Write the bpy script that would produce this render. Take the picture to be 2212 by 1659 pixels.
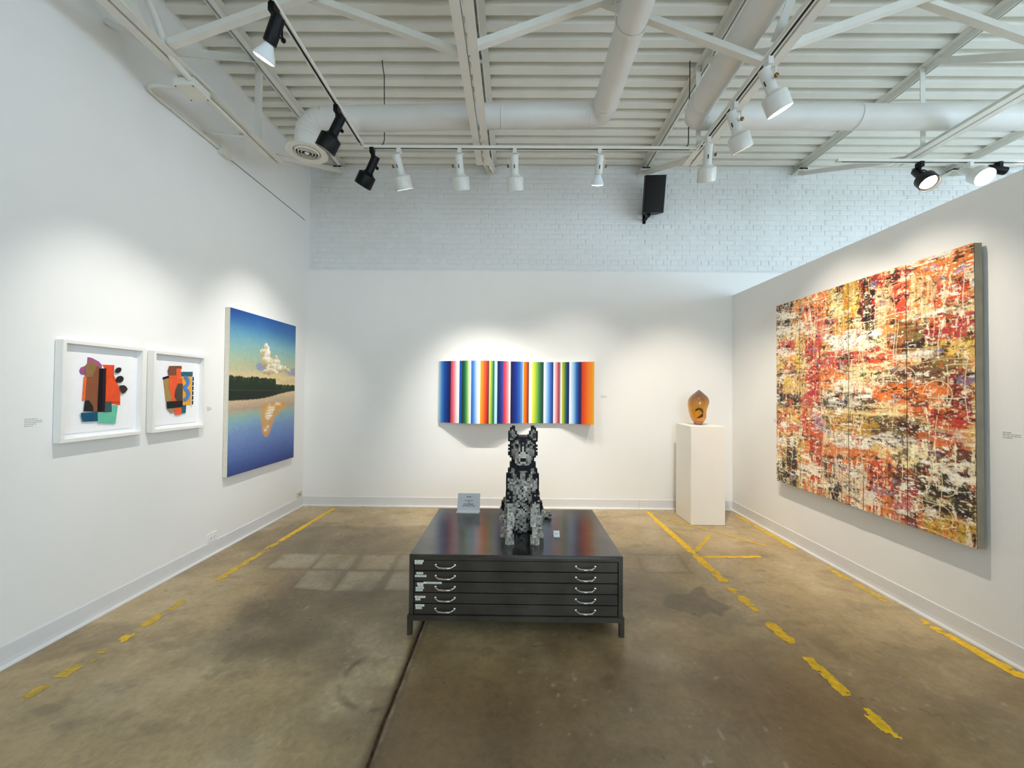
import bpy, math, random
import numpy as np
from mathutils import Vector, Matrix, Euler

# ------------------------------------------------------------------ clear
for _o in list(bpy.data.objects):
    bpy.data.objects.remove(_o)
S = bpy.context.scene
COL = S.collection
random.seed(7)
R = math.radians

# ------------------------------------------------------------------ camera
cam = bpy.data.cameras.new('camera')
cam.sensor_fit = 'HORIZONTAL'
cam.sensor_width = 36.0
cam.lens = 36.0 * 850.0 / 2212.0
cam.clip_start = 0.05
cam.clip_end = 100
camo = bpy.data.objects.new('camera', cam)
COL.objects.link(camo)
camo.matrix_world = (Matrix.Translation((0, 0, 1.58)) @ Matrix.Rotation(R(0.40), 4, 'Z')
                     @ Matrix.Rotation(R(90.91), 4, 'X') @ Matrix.Rotation(R(0.5), 4, 'Z'))
S.camera = camo

# ------------------------------------------------------------------ world: bright overcast sky
W = bpy.data.worlds.new('world')
S.world = W
W.use_nodes = True
_bg = W.node_tree.nodes['Background']
_bg.inputs[0].default_value = (0.62, 0.81, 1.0, 1)
_bg.inputs[1].default_value = 6.8

def portal(loc, rot, sx, sy):
    l = bpy.data.lights.new('window_portal', 'AREA')
    l.shape = 'RECTANGLE'; l.size = sx; l.size_y = sy
    l.cycles.is_portal = True
    o = bpy.data.objects.new('window_portal', l)
    COL.objects.link(o)
    o.location = loc; o.rotation_euler = rot
# unseen windows behind the camera (the first an added fill opening) and in the far side wall beyond the partition
REAR_Y, SIDE_X = -4.6, 9.0
REAR_WIN_AND_FILL = [(0.2, 2.4), (6.2, 8.5)]  # first opening is added as camera-side fill, second is a daylight window
SIDE_WIN = [(-4.0, -1.6), (-1.1, 1.3), (2.4, 4.2)]
WIN_Z0, WIN_Z1 = 0.5, 4.1
for a, b in REAR_WIN_AND_FILL:
    portal(((a + b) / 2, REAR_Y + 0.02, (WIN_Z0 + WIN_Z1) / 2), (R(90), 0, 0), b - a, WIN_Z1 - WIN_Z0)
for a, b in SIDE_WIN:
    portal((SIDE_X - 0.02, (a + b) / 2, (WIN_Z0 + WIN_Z1) / 2), (0, R(90), 0), WIN_Z1 - WIN_Z0, b - a)

S.view_settings.view_transform = 'Standard'
S.view_settings.look = 'None'
S.view_settings.gamma = 1.0
S.view_settings.use_curve_mapping = False
S.view_settings.exposure = 0.18
S.cycles.use_denoising = True
S.cycles.max_bounces = 10
S.cycles.diffuse_bounces = 6
S.cycles.glossy_bounces = 4
S.cycles.transmission_bounces = 8
S.cycles.transparent_max_bounces = 8
S.cycles.sample_clamp_indirect = 8.0
S.cycles.caustics_reflective = False
S.cycles.caustics_refractive = False

SPOT_W = 235.0          # watts of one spotlight
SPOT_COL = (1.0, 0.89, 0.76)

# ------------------------------------------------------------------ colour / material helpers
def lin(c):
    if isinstance(c, str):
        c = c.lstrip('#'); c = [int(c[i:i + 2], 16) / 255 for i in (0, 2, 4)]
    return tuple((x / 12.92 if x <= 0.04045 else ((x + 0.055) / 1.055) ** 2.4) for x in c)

def mat(name, col, rough=0.6, metal=0.0, spec=0.5, noise=None, bump=None, attr=None, emit=None):
    """procedural Principled material; noise=(scale, amount[, detail]); bump=(scale, strength); attr=colour attribute"""
    m = bpy.data.materials.new(name); m.use_nodes = True
    nt = m.node_tree; N = nt.nodes; L = nt.links
    b = N['Principled BSDF']
    col = lin(col) if col is not None else (0.5, 0.5, 0.5)
    b.inputs['Base Color'].default_value = (*col, 1)
    b.inputs['Roughness'].default_value = rough
    b.inputs['Metallic'].default_value = metal
    b.inputs['Specular IOR Level'].default_value = spec
    tc = N.new('ShaderNodeTexCoord')
    src = None
    if attr:
        a = N.new('ShaderNodeAttribute'); a.attribute_name = attr; src = a.outputs['Color']
    if noise:
        n = N.new('ShaderNodeTexNoise'); n.inputs['Scale'].default_value = noise[0]
        n.inputs['Detail'].default_value = noise[2] if len(noise) > 2 else 4
        L.new(tc.outputs['Object'], n.inputs['Vector'])
        mr = N.new('ShaderNodeMapRange')
        mr.inputs[1].default_value = 0.3; mr.inputs[2].default_value = 0.7
        mr.inputs[3].default_value = 1 - noise[1]; mr.inputs[4].default_value = 1 + noise[1]
        L.new(n.outputs['Fac'], mr.inputs[0])
        mx = N.new('ShaderNodeMix'); mx.data_type = 'RGBA'; mx.blend_type = 'MULTIPLY'
        mx.inputs[0].default_value = 1.0
        if src is not None: L.new(src, mx.inputs[6])
        else: mx.inputs[6].default_value = (*col, 1)
        L.new(mr.outputs[0], mx.inputs[7])
        src = mx.outputs[2]
    if src is not None:
        L.new(src, b.inputs['Base Color'])
    if bump:
        n2 = N.new('ShaderNodeTexNoise'); n2.inputs['Scale'].default_value = bump[0]; n2.inputs['Detail'].default_value = 3
        L.new(tc.outputs['Object'], n2.inputs['Vector'])
        bp = N.new('ShaderNodeBump'); bp.inputs['Strength'].default_value = bump[1]; bp.inputs['Distance'].default_value = 0.01
        L.new(n2.outputs['Fac'], bp.inputs['Height']); L.new(bp.outputs[0], b.inputs['Normal'])
    if emit:
        b.inputs['Emission Color'].default_value = (*emit[0], 1)
        b.inputs['Emission Strength'].default_value = emit[1]
    return m

M = {}
M['wall'] = mat('white_wall_paint', '#EEEDEA', 0.75, spec=0.25, noise=(2.0, 0.012), bump=(220, 0.06))
M['brickpaint'] = mat('white_painted_brick', '#E4E5E3', 0.7, spec=0.3, noise=(9, 0.03), bump=(60, 0.25))
M['deck'] = mat('white_painted_steel_deck', '#E9E7DE', 0.6, spec=0.3, noise=(3, 0.04), bump=(30, 0.05))
M['steel'] = mat('off_white_painted_steel', '#DEDCD3', 0.5, spec=0.4, noise=(6, 0.03))
M['duct'] = mat('white_painted_duct', '#DDDBD5', 0.42, spec=0.45, noise=(5, 0.03), bump=(7, 0.08))
M['base'] = mat('white_vinyl_base', '#DEDEDF', 0.45, spec=0.45, noise=(5, 0.02))
M['rail'] = mat('white_track', '#E0DDD2', 0.4, noise=(12, 0.02))
M['slot'] = mat('dark_slot', '#161616', 0.7, noise=(20, 0.1))
M['blackmetal'] = mat('black_lamp_metal', '#040404', 0.45, spec=0.22, noise=(20, 0.15))
M['whitelamp'] = mat('white_lamp_metal', '#DAD8D0', 0.32, spec=0.5, noise=(15, 0.03))
M['brass'] = mat('worn_brass_knob', '#8A6A3A', 0.35, metal=0.9, noise=(60, 0.2))
M['bulbglass'] = mat('white_bulb_glass', '#E6EAEC', 0.15, spec=0.6, noise=(10, 0.02))
M['glow'] = mat('lit_lamp_lens', '#FFFFFF', 0.4, emit=((1.0, 0.93, 0.78), 22.0), noise=(40, 0.05))
M['glowsoft'] = mat('lit_lamp_lens_edge', '#FFFFFF', 0.4, emit=((1.0, 0.95, 0.86), 3.0), noise=(40, 0.05))
M['wire'] = mat('black_cable', '#1A1A1A', 0.6, noise=(50, 0.1))
M['filesteel'] = mat('dark_steel_cabinet', '#4E4840', 0.42, metal=0.55, spec=0.4, noise=(5.5, 0.25, 6), bump=(25, 0.03))
M['filetop'] = mat('polished_dark_steel_top', '#6A6866', 0.2, metal=0.9, spec=0.5, noise=(7, 0.16, 6), bump=(9, 0.012))
M['filedark'] = mat('dark_gap', '#070707', 0.8, noise=(20, 0.1))
M['chrome'] = mat('chrome', '#E8E8E6', 0.12, metal=1.0, noise=(30, 0.03))
M['card'] = mat('white_card', '#F1F1EF', 0.6, noise=(30, 0.01))
M['ink'] = mat('black_ink', '#1C1C20', 0.7, noise=(50, 0.05))
M['greyink'] = mat('grey_vinyl_lettering', '#8B8E90', 0.7, noise=(80, 0.1))
M['captionink'] = mat('pale_grey_vinyl_lettering', '#A7AAAC', 0.7, noise=(80, 0.1))
M['signface'] = mat('sign_paper', '#D5D6D6', 0.55, noise=(20, 0.01))
M['acrylic'] = mat('clear_acrylic_edge', '#E9EAE6', 0.15, spec=0.6, noise=(20, 0.01))
M['pedestal'] = mat('white_pedestal_paint', '#EFEBE2', 0.6, spec=0.3, noise=(4, 0.012), bump=(150, 0.04))
M['frame'] = mat('white_frame', '#EDEBE6', 0.5, noise=(12, 0.015))
M['mount'] = mat('white_mount_board', '#EEEFF1', 0.8, spec=0.2, noise=(8, 0.01))
M['sheet'] = mat('white_art_paper', '#F3F3F4', 0.85, spec=0.15, noise=(20, 0.012))
M['canvasedge'] = mat('raw_canvas_edge', '#D9D3C4', 0.8, spec=0.2, noise=(30, 0.04), bump=(200, 0.1))
M['rawwood'] = mat('grey_wood_edge', '#8F8672', 0.7, spec=0.3, noise=(9, 0.12), bump=(40, 0.15))
M['plate'] = mat('white_plastic', '#EDEDED', 0.35, noise=(20, 0.01))
M['plate2'] = mat('ivory_plastic', '#D3CDB6', 0.4, noise=(20, 0.02))
M['speaker'] = mat('black_speaker_cabinet', '#1C1D1C', 0.5, noise=(30, 0.1), bump=(300, 0.1))
M['grille'] = mat('black_grille_cloth', '#060607', 0.75, noise=(200, 0.25), bump=(500, 0.3))
M['oil'] = mat('oil_paint', None, 0.36, spec=0.5, attr='Col', noise=(60, 0.12))
M['oilsmooth'] = mat('smooth_oil_paint', None, 0.5, spec=0.35, attr='Col', noise=(90, 0.06))
M['acrylicpaint'] = mat('acrylic_paint_stripes', None, 0.42, spec=0.4, attr='Col', noise=(70, 0.04))
M['bricktoy'] = mat('small_plastic_bricks', None, 0.5, spec=0.22, attr='Col', noise=(40, 0.04))
M['yellow'] = mat('worn_yellow_paint', '#EBBC1C', 0.5, spec=0.4, noise=(28, 0.22, 6), bump=(80, 0.1))
M['yellowfaint'] = mat('faded_yellow_paint', '#CDAA3C', 0.55, spec=0.4, noise=(28, 0.22, 6))
M['joint'] = mat('dirty_joint_filler', '#4A3420', 0.9, noise=(30, 0.7, 6))

# faint printed line on paper label strips (flat print)
def label_material():
    m = mat('printed_label', '#E7E6D9', 0.6)
    nt = m.node_tree; N = nt.nodes; L = nt.links; b = N['Principled BSDF']
    tc = N.new('ShaderNodeTexCoord'); sp = N.new('ShaderNodeSeparateXYZ'); L.new(tc.outputs['Generated'], sp.inputs[0])
    def band(sock, lo, hi):
        a = N.new('ShaderNodeMath'); a.operation = 'GREATER_THAN'; a.inputs[1].default_value = lo; L.new(sock, a.inputs[0])
        c = N.new('ShaderNodeMath'); c.operation = 'LESS_THAN'; c.inputs[1].default_value = hi; L.new(sock, c.inputs[0])
        d = N.new('ShaderNodeMath'); d.operation = 'MULTIPLY'; L.new(a.outputs[0], d.inputs[0]); L.new(c.outputs[0], d.inputs[1])
        return d.outputs[0]
    nz = N.new('ShaderNodeTexNoise'); nz.inputs['Scale'].default_value = 260; L.new(tc.outputs['Object'], nz.inputs['Vector'])
    g = N.new('ShaderNodeMath'); g.operation = 'GREATER_THAN'; g.inputs[1].default_value = 0.45; L.new(nz.outputs['Fac'], g.inputs[0])
    e = N.new('ShaderNodeMath'); e.operation = 'MULTIPLY'; L.new(band(sp.outputs['Z'], 0.34, 0.66), e.inputs[0]); L.new(band(sp.outputs['X'], 0.12, 0.88), e.inputs[1])
    f = N.new('ShaderNodeMath'); f.operation = 'MULTIPLY'; L.new(e.outputs[0], f.inputs[0]); L.new(g.outputs[0], f.inputs[1])
    mx = N.new('ShaderNodeMix'); mx.data_type = 'RGBA'
    mx.inputs[6].default_value = (*lin('#E7E6D9'), 1); mx.inputs[7].default_value = (*lin('#8A8A80'), 1)
    L.new(f.outputs[0], mx.inputs[0]); L.new(mx.outputs[2], b.inputs['Base Color'])
    return m
M['label'] = label_material()

def floor_material():
    m = mat('stained_polished_concrete', None, 0.35, spec=0.5, attr='Col')
    nt = m.node_tree; N = nt.nodes; L = nt.links; b = N['Principled BSDF']
    at = [n for n in N if n.type == 'ATTRIBUTE'][0]
    tc = [n for n in N if n.type == 'TEX_COORD'][0]
    src = at.outputs['Color']
    for sc, lo, hi, det in ((3.0, 0.80, 1.2, 8), (26.0, 0.84, 1.16, 6)):
        n = N.new('ShaderNodeTexNoise'); n.inputs['Scale'].default_value = sc; n.inputs['Detail'].default_value = det
        n.inputs['Roughness'].default_value = 0.65; n.inputs['Distortion'].default_value = 0.5
        L.new(tc.outputs['Object'], n.inputs['Vector'])
        mr = N.new('ShaderNodeMapRange'); mr.inputs[1].default_value = 0.3; mr.inputs[2].default_value = 0.7
        mr.inputs[3].default_value = lo; mr.inputs[4].default_value = hi; L.new(n.outputs['Fac'], mr.inputs[0])
        mx = N.new('ShaderNodeMix'); mx.data_type = 'RGBA'; mx.blend_type = 'MULTIPLY'; mx.inputs[0].default_value = 1
        L.new(src, mx.inputs[6]); L.new(mr.outputs[0], mx.inputs[7]); src = mx.outputs[2]
    L.new(src, b.inputs['Base Color'])
    n = N.new('ShaderNodeTexNoise'); n.inputs['Scale'].default_value = 5; n.inputs['Detail'].default_value = 6
    L.new(tc.outputs['Object'], n.inputs['Vector'])
    mr = N.new('ShaderNodeMapRange'); mr.inputs[1].default_value = 0.3; mr.inputs[2].default_value = 0.7
    mr.inputs[3].default_value = 0.24; mr.inputs[4].default_value = 0.46
    L.new(n.outputs['Fac'], mr.inputs[0]); L.new(mr.outputs[0], b.inputs['Roughness'])
    bp = N.new('ShaderNodeBump'); bp.inputs['Strength'].default_value = 0.06; bp.inputs['Distance'].default_value = 0.01
    L.new(n.outputs['Fac'], bp.inputs['Height']); L.new(bp.outputs[0], b.inputs['Normal'])
    return m
M['floor'] = floor_material()

# ------------------------------------------------------------------ geometry helpers
ORIG = {}
def basis(d, up=(0, 0, 1)):
    d = Vector(d).normalized(); u = Vector(up)
    if abs(d.dot(u)) > 0.98: u = Vector((0, 1, 0))
    s = d.cross(u).normalized(); u = s.cross(d).normalized()
    return d, s, u

class MB:
    """collects faces in world coordinates; build() links them as ONE mesh object under parent"""
    def __init__(self): self.v = []; self.f = []
    def add(self, vs, fs):
        n = len(self.v); self.v += [tuple(p) for p in vs]; self.f += [tuple(i + n for i in q) for q in fs]; return self
    def box(self, lo, hi, X=None):
        x0, y0, z0 = lo; x1, y1, z1 = hi
        vs = [Vector(p) for p in ((x0, y0, z0), (x1, y0, z0), (x1, y1, z0), (x0, y1, z0), (x0, y0, z1), (x1, y0, z1), (x1, y1, z1), (x0, y1, z1))]
        if X is not None: vs = [X @ p for p in vs]
        return self.add(vs, [(0, 3, 2, 1), (4, 5, 6, 7), (0, 1, 5, 4), (1, 2, 6, 5), (2, 3, 7, 6), (3, 0, 4, 7)])
    def bar(self, a, b, w, h, up=(0, 0, 1)):
        a = Vector(a); b = Vector(b); d, s, u = basis(b - a, up)
        vs = []
        for p in (a, b):
            for i, j in ((-1, -1), (1, -1), (1, 1), (-1, 1)): vs.append(p + s * (i * w / 2) + u * (j * h / 2))
        return self.add(vs, [(0, 1, 2, 3), (7, 6, 5, 4), (0, 4, 5, 1), (1, 5, 6, 2), (2, 6, 7, 3), (3, 7, 4, 0)])
    def angle(self, a, b, leg, t, sx=1, sz=1, up=(0, 0, 1)):
        """L-section steel angle from a to b: corner on the line, legs towards sx*side and sz*up"""
        a = Vector(a); b = Vector(b); d, s, u = basis(b - a, up)
        prof = [(0, 0), (leg, 0), (leg, t), (t, t), (t, leg), (0, leg)]
        vs = [p + s * (x * sx) + u * (z * sz) for p in (a, b) for x, z in prof]
        fs = [(5, 4, 3, 2, 1, 0), (6, 7, 8, 9, 10, 11)] + [(i, (i + 1) % 6, 6 + (i + 1) % 6, 6 + i) for i in range(6)]
        return self.add(vs, fs)
    def tube(self, pts, r, n=10, cap=True):
        pts = [Vector(p) for p in pts]; vs = []; fs = []; prev = None
        for i, p in enumerate(pts):
            t = (pts[min(i + 1, len(pts) - 1)] - pts[max(i - 1, 0)]).normalized()
            if prev is None: d, s, u = basis(t)
            else:
                s = (prev - t * prev.dot(t)).normalized(); u = s.cross(t).normalized()
            prev = s
            rr = r[i] if isinstance(r, (list, tuple)) else r
            for k in range(n):
                a = 2 * math.pi * k / n
                vs.append(p + s * (rr * math.cos(a)) + u * (rr * math.sin(a)))
        for i in range(len(pts) - 1):
            for k in range(n):
                fs.append((i * n + k, i * n + (k + 1) % n, (i + 1) * n + (k + 1) % n, (i + 1) * n + k))
        if cap:
            fs.append(tuple(range(n - 1, -1, -1))); fs.append(tuple((len(pts) - 1) * n + k for k in range(n)))
        return self.add(vs, fs)
    def lathe(self, prof, X, n=28):
        """profile [(radius, height)] turned round local z, placed by matrix X; ends with radius 0 close it"""
        vs = []; fs = []
        for r, z in prof:
            for k in range(n):
                a = 2 * math.pi * k / n
                vs.append(X @ Vector((r * math.cos(a), r * math.sin(a), z)))
        for i in range(len(prof) - 1):
            for k in range(n):
                fs.append((i * n + k, i * n + (k + 1) % n, (i + 1) * n + (k + 1) % n, (i + 1) * n + k))
        return self.add(vs, fs)
    def prism(self, poly, to3, thick):
        """2D polygon extruded: to3(u, v, h) gives the world point"""
        n = len(poly)
        vs = [to3(u, v, 0) for u, v in poly] + [to3(u, v, thick) for u, v in poly]
        return self.add(vs, [tuple(range(n - 1, -1, -1)), tuple(range(n, 2 * n))] + [(i, (i + 1) % n, n + (i + 1) % n, n + i) for i in range(n)])
    def build(self, name, material, parent=None, smooth=False, kind=None):
        o0 = ORIG.get(parent.name, Vector()) if parent else Vector()
        me = bpy.data.meshes.new(name)
        me.from_pydata([(x - o0.x, y - o0.y, z - o0.z) for x, y, z in self.v], [], self.f)
        return finish(me, name, material, parent, smooth, kind, o0)

def finish(me, name, material, parent=None, smooth=False, kind=None, o0=Vector(), fixn=True):
    me.validate(); me.update()
    if fixn and len(me.polygons) < 60000:
        import bmesh
        bm = bmesh.new(); bm.from_mesh(me); bmesh.ops.recalc_face_normals(bm, faces=bm.faces); bm.to_mesh(me); bm.free()
    if smooth:
        me.polygons.foreach_set('use_smooth', [True] * len(me.polygons)); me.set_sharp_from_angle(angle=R(38))
    if material is not None:
        me.materials.append(M[material] if isinstance(material, str) else material)
    o = bpy.data.objects.new(name, me); COL.objects.link(o)
    if parent: o.parent = parent
    ORIG[o.name] = o0.copy()
    if kind: o['kind'] = kind
    return o

def thing(name, loc, label, cat, group=None):
    o = bpy.data.objects.new(name, None); COL.objects.link(o); o.location = loc; o.empty_display_size = 0.1
    ORIG[o.name] = Vector(loc); tag(o, label, cat, group); return o
def tag(o, label, cat, group=None):
    o['label'] = label; o['category'] = cat
    if group: o['group'] = group
    return o
def struct(o, label=None):
    o['kind'] = 'structure'
    if label: o['label'] = label
    return o

def grid_mesh(name, P, C, material, parent=None, smooth=True):
    """P (n,m,3) world points, C (n,m,3) linear colours -> one mesh with colour attribute 'Col'"""
    o0 = ORIG.get(parent.name, Vector()) if parent else Vector()
    n, m = P.shape[:2]
    idx = np.arange(n * m).reshape(n, m)
    q = np.stack([idx[:-1, :-1], idx[1:, :-1], idx[1:, 1:], idx[:-1, 1:]], -1).reshape(-1, 4)
    me = bpy.data.meshes.new(name)
    me.vertices.add(n * m); me.vertices.foreach_set('co', (P - np.array(o0)).astype(np.float32).ravel())
    me.loops.add(q.size); me.loops.foreach_set('vertex_index', q.astype(np.int32).ravel())
    me.polygons.add(len(q)); me.polygons.foreach_set('loop_start', np.arange(0, q.size, 4, dtype=np.int32))
    me.polygons.foreach_set('loop_total', np.full(len(q), 4, dtype=np.int32))
    me.update(calc_edges=True)
    if smooth: me.polygons.foreach_set('use_smooth', np.ones(len(q), dtype=bool))
    a = me.color_attributes.new('Col', 'FLOAT_COLOR', 'POINT')
    c4 = np.concatenate([C.reshape(-1, 3), np.ones((n * m, 1))], 1).astype(np.float32)
    a.data.foreach_set('color', c4.ravel())
    me.materials.append(M[material])
    o = bpy.data.objects.new(name, me); COL.objects.link(o)
    if parent: o.parent = parent
    ORIG[o.name] = o0.copy()
    return o

# numpy value noise
_rng = np.random.default_rng(11)
_T = _rng.random((512, 512))
def vn(x, y, seed=0):
    x = np.asarray(x) + seed * 37.13; y = np.asarray(y) + seed * 91.7
    ix = np.floor(x).astype(int); iy = np.floor(y).astype(int); fx = x - ix; fy = y - iy
    fx = fx * fx * (3 - 2 * fx); fy = fy * fy * (3 - 2 * fy)
    g = lambda a, b: _T[a % 512, b % 512]
    return (g(ix, iy) * (1 - fx) + g(ix + 1, iy) * fx) * (1 - fy) + (g(ix, iy + 1) * (1 - fx) + g(ix + 1, iy + 1) * fx) * fy
def fbm(x, y, seed=0, octv=4, gain=0.5):
    s = 0; a = 1; t = 0
    for i in range(octv):
        s = s + a * vn(x * 2 ** i, y * 2 ** i, seed + i * 3); t += a; a *= gain
    return s / t
def sst(a, b, x):
    t = np.clip((x - a) / (b - a), 0, 1); return t * t * (3 - 2 * t)
def poly_sd(px, py, poly):
    """signed distance to polygon (negative inside)"""
    d = np.full(px.shape, 1e9); inside = np.zeros(px.shape, bool); n = len(poly)
    for i in range(n):
        ax, ay = poly[i]; bx, by = poly[(i + 1) % n]
        ex, ey = bx - ax, by - ay
        t = np.clip(((px - ax) * ex + (py - ay) * ey) / (ex * ex + ey * ey + 1e-12), 0, 1)
        d = np.minimum(d, np.hypot(px - ax - t * ex, py - ay - t * ey))
        c = ((ay > py) != (by > py)) & (px < (bx - ax) * (py - ay) / (by - ay + 1e-12) + ax)
        inside ^= c
    return np.where(inside, -d, d)

# ================================================================== THE SETTING
XL, XR, YB, YBR = -2.85, 2.93, 5.32, 5.385        # left wall, partition, plaster back wall, brick back wall
ZD = 4.66                                         # underside of the roof deck
DRY_TOP = 3.185
PART_TOP = 2.885

# ---- floor: one slab with a sawn joint, stained concrete
def build_floor():
    jx = -0.605
    xs = np.concatenate([[XL - 0.15], np.arange(XL, jx - 0.010, 0.0125), [jx - 0.009, jx - 0.007, jx + 0.007, jx + 0.009],
                         np.arange(jx + 0.02, 2.95, 0.0125), np.linspace(2.96, SIDE_X + 0.15, 14)])
    ys = np.concatenate([np.linspace(REAR_Y - 0.15, 1.3, 14), np.arange(1.3125, 5.36, 0.0125), [5.5]])
    X, Y = np.meshgrid(xs, ys, indexing='ij')
    Z = np.where(np.abs(X - jx) < 0.008, -0.014, 0.0)
    base = np.array(lin('#B09A72')); dark = np.array(lin('#7A684C')); lite = np.array(lin('#C8B592')); rust = np.array(lin('#85633C'))
    C = np.broadcast_to(base, X.shape + (3,)).copy()
    def mixc(col, m): C[:] = C * (1 - m[..., None]) + np.asarray(col) * m[..., None]
    n1 = fbm(X * 0.8, Y * 0.8, 1, 5); n2 = fbm(X * 2.2, Y * 1.6, 5, 5); n3 = fbm(X * 5, Y * 9, 9, 4)
    mixc(dark, sst(0.47, 0.72, n1) * 0.75)
    mixc(lite, sst(0.52, 0.75, n2) * 0.45)
    mixc(dark, sst(0.56, 0.75, n3) * 0.35)
    mixc(rust, sst(0.55, 0.8, fbm(X * 1.1, Y * 1.1, 21, 4)) * 0.35)
    slab = sst(jx - 0.002, jx + 0.002, X) * sst(2.9, 2.0, Y + 0.5 * (fbm(X * 1.5, Y * 1.5, 25) - 0.5))     # browner towards the camera, right of the joint
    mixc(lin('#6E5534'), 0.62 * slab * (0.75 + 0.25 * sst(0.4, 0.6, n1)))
    wx = X + 0.12 * (fbm(X * 4, Y * 4, 31) - 0.5); wy = Y + 0.12 * (fbm(X * 4, Y * 4, 41) - 0.5)
    # darker swaths left by earlier coverings
    for poly, s, w in (([(-1.728, 3.089), (-0.907, 3.109), (-1.025, 2.941), (-1.168, 2.813), (-1.344, 2.762), (-1.24, 2.552), (-1.227, 2.305), (-1.553, 2.298), (-1.731, 2.36), (-1.48, 2.547), (-1.862, 2.728), (-1.758, 2.898)], 0.75, 0.10),
                       ([(-2.35, 3.92), (-2.414, 4.333), (-2.215, 4.519), (-1.0, 4.615), (-0.875, 3.79), (-2.336, 3.79)], 0.55, 0.06),
                       ([(-2.9, 2.1), (-2.9, 2.663), (-2.475, 2.60), (-2.516, 2.396), (-2.681, 2.229)], 0.5, 0.03),
                       ([(1.05, 3.95), (1.75, 3.95), (1.62, 3.35), (0.9, 3.35)], 0.35, 0.10)):
        mixc(dark, s * sst(w, -w, poly_sd(wx, wy, poly)))
    # ghosts of lifted floor tiles
    tiles = [[(-2.194, 3.767), (-1.82, 3.777), (-1.789, 3.46), (-2.159, 3.469)], [(-1.798, 3.769), (-1.477, 3.778), (-1.441, 3.458), (-1.771, 3.472)],
             [(-1.41, 3.767), (-1.089, 3.776), (-1.079, 3.461), (-1.373, 3.453)], [(-1.068, 3.768), (-0.8, 3.772), (-0.79, 3.448), (-1.046, 3.462)],
             [(-1.771, 3.425), (-1.479, 3.432), (-1.425, 3.09), (-1.737, 3.133)], [(-1.426, 3.423), (-1.086, 3.432), (-1.108, 3.089), (-1.399, 3.097)],
             [(-1.027, 3.426), (-0.75, 3.43), (-0.75, 3.11), (-1.023, 3.12)], [(1.213, 3.818), (1.578, 3.828), (1.536, 3.486), (1.164, 3.483)]]
    for i, t in enumerate(tiles):
        sd = poly_sd(X, Y, t)
        patchy = 0.45 + 0.5 * sst(0.35, 0.6, fbm(X * 6, Y * 6, 50 + i))
        k = 0.85 if i < 7 else 0.5
        mixc(dark, 0.45 * sst(0.055, 0.02, sd) * (sd > -0.002))
        mixc(np.array(lin('#B3A488')), k * patchy * sst(0.006, -0.012, sd))
        mixc(dark, 0.3 * sst(0.014, 0.0, np.abs(sd + 0.02)))
    # old spill, scuff ring
    sx = X + 0.07 * (fbm(X * 9, Y * 9, 61) - 0.5); sy = Y + 0.07 * (fbm(X * 9, Y * 9, 62) - 0.5)
    mixc(lin('#5B4E3C'), 0.62 * sst(0.012, -0.012, poly_sd(sx, sy, [(1.136, 3.031), (1.221, 3.102), (1.377, 3.092), (1.483, 3.226), (1.544, 3.228), (1.518, 3.081), (1.578, 2.975), (1.606, 2.925), (1.473, 2.802), (1.43, 2.848), (1.297, 2.821), (1.196, 2.866), (1.115, 2.939)])))
    rr = np.hypot(X + 0.70, Y - 2.18); an = np.arctan2(Y - 2.18, X + 0.70)
    am = sst(0.5, 0.75, np.clip((np.cos(an - R(215)) + 1) / 2, 0, 1))
    mixc(lin('#4E4535'), 0.6 * am * sst(0.030, 0.004, np.abs(rr - 0.225)) * sst(0.3, 0.6, fbm(X * 14, Y * 14, 71)))
    # paler flecks of paint and chips
    mixc(lin('#C9BDA4'), 0.35 * sst(0.90, 0.93, vn(X * 40, Y * 40, 81)) * sst(0.5, 0.6, n2))
    # dirt along the joint
    mixc(lin('#4A3B28'), 0.75 * sst(0.05, 0.008, np.abs(X - jx + 0.01 * (fbm(X * 3, Y * 5, 91) - 0.5))))
    mixc(lin('#A8987A'), 0.5 * sst(0.012, 0.004, np.abs(X - jx - 0.016)) * sst(0.35, 0.6, fbm(X * 3, Y * 12, 95)))
    mixc(lin('#6A4526'), 0.6 * sst(0.03, 0.004, np.abs(X - jx)) * sst(0.45, 0.65, fbm(X * 4, Y * 6, 97)))
    X = X + np.where(np.abs(X - jx) < 0.012, 0.011 * (fbm(Y * 7, Y * 0, 98, 4) - 0.5), 0.0)
    P = np.stack([X, Y, Z], -1)
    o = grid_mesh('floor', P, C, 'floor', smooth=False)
    struct(o, 'brown stained polished concrete floor with worn yellow lines')
    j = MB().box((jx - 0.012, REAR_Y, -0.0139), (jx + 0.012, YB - 0.01, -0.006)).build('joint_filler', 'joint', o)
    return o
FLOOR = build_floor()

# ---- walls
def wall(name, lo, hi, material='wall', label=None):
    return struct(MB().box(lo, hi).build(name, material), label)
wall('wall_left', (XL - 0.15, REAR_Y, 0), (XL, YBR + 0.15, ZD + 0.1), label='tall white left wall with framed pictures')
wall('wall_back', (XL, YB, 0), (6.2, YBR - 0.002, DRY_TOP), label='white plastered lower back wall')
wall('wall_right', (XR, 0.9, 0), (XR + 0.14, YB, PART_TOP), label='free standing white partition carrying the large abstract painting')
brickwall = wall('wall_back_upper', (XL, YBR, 0), (SIDE_X + 0.15, YBR + 0.2, ZD + 0.1), 'brickpaint', 'white painted brick upper back wall')

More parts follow.
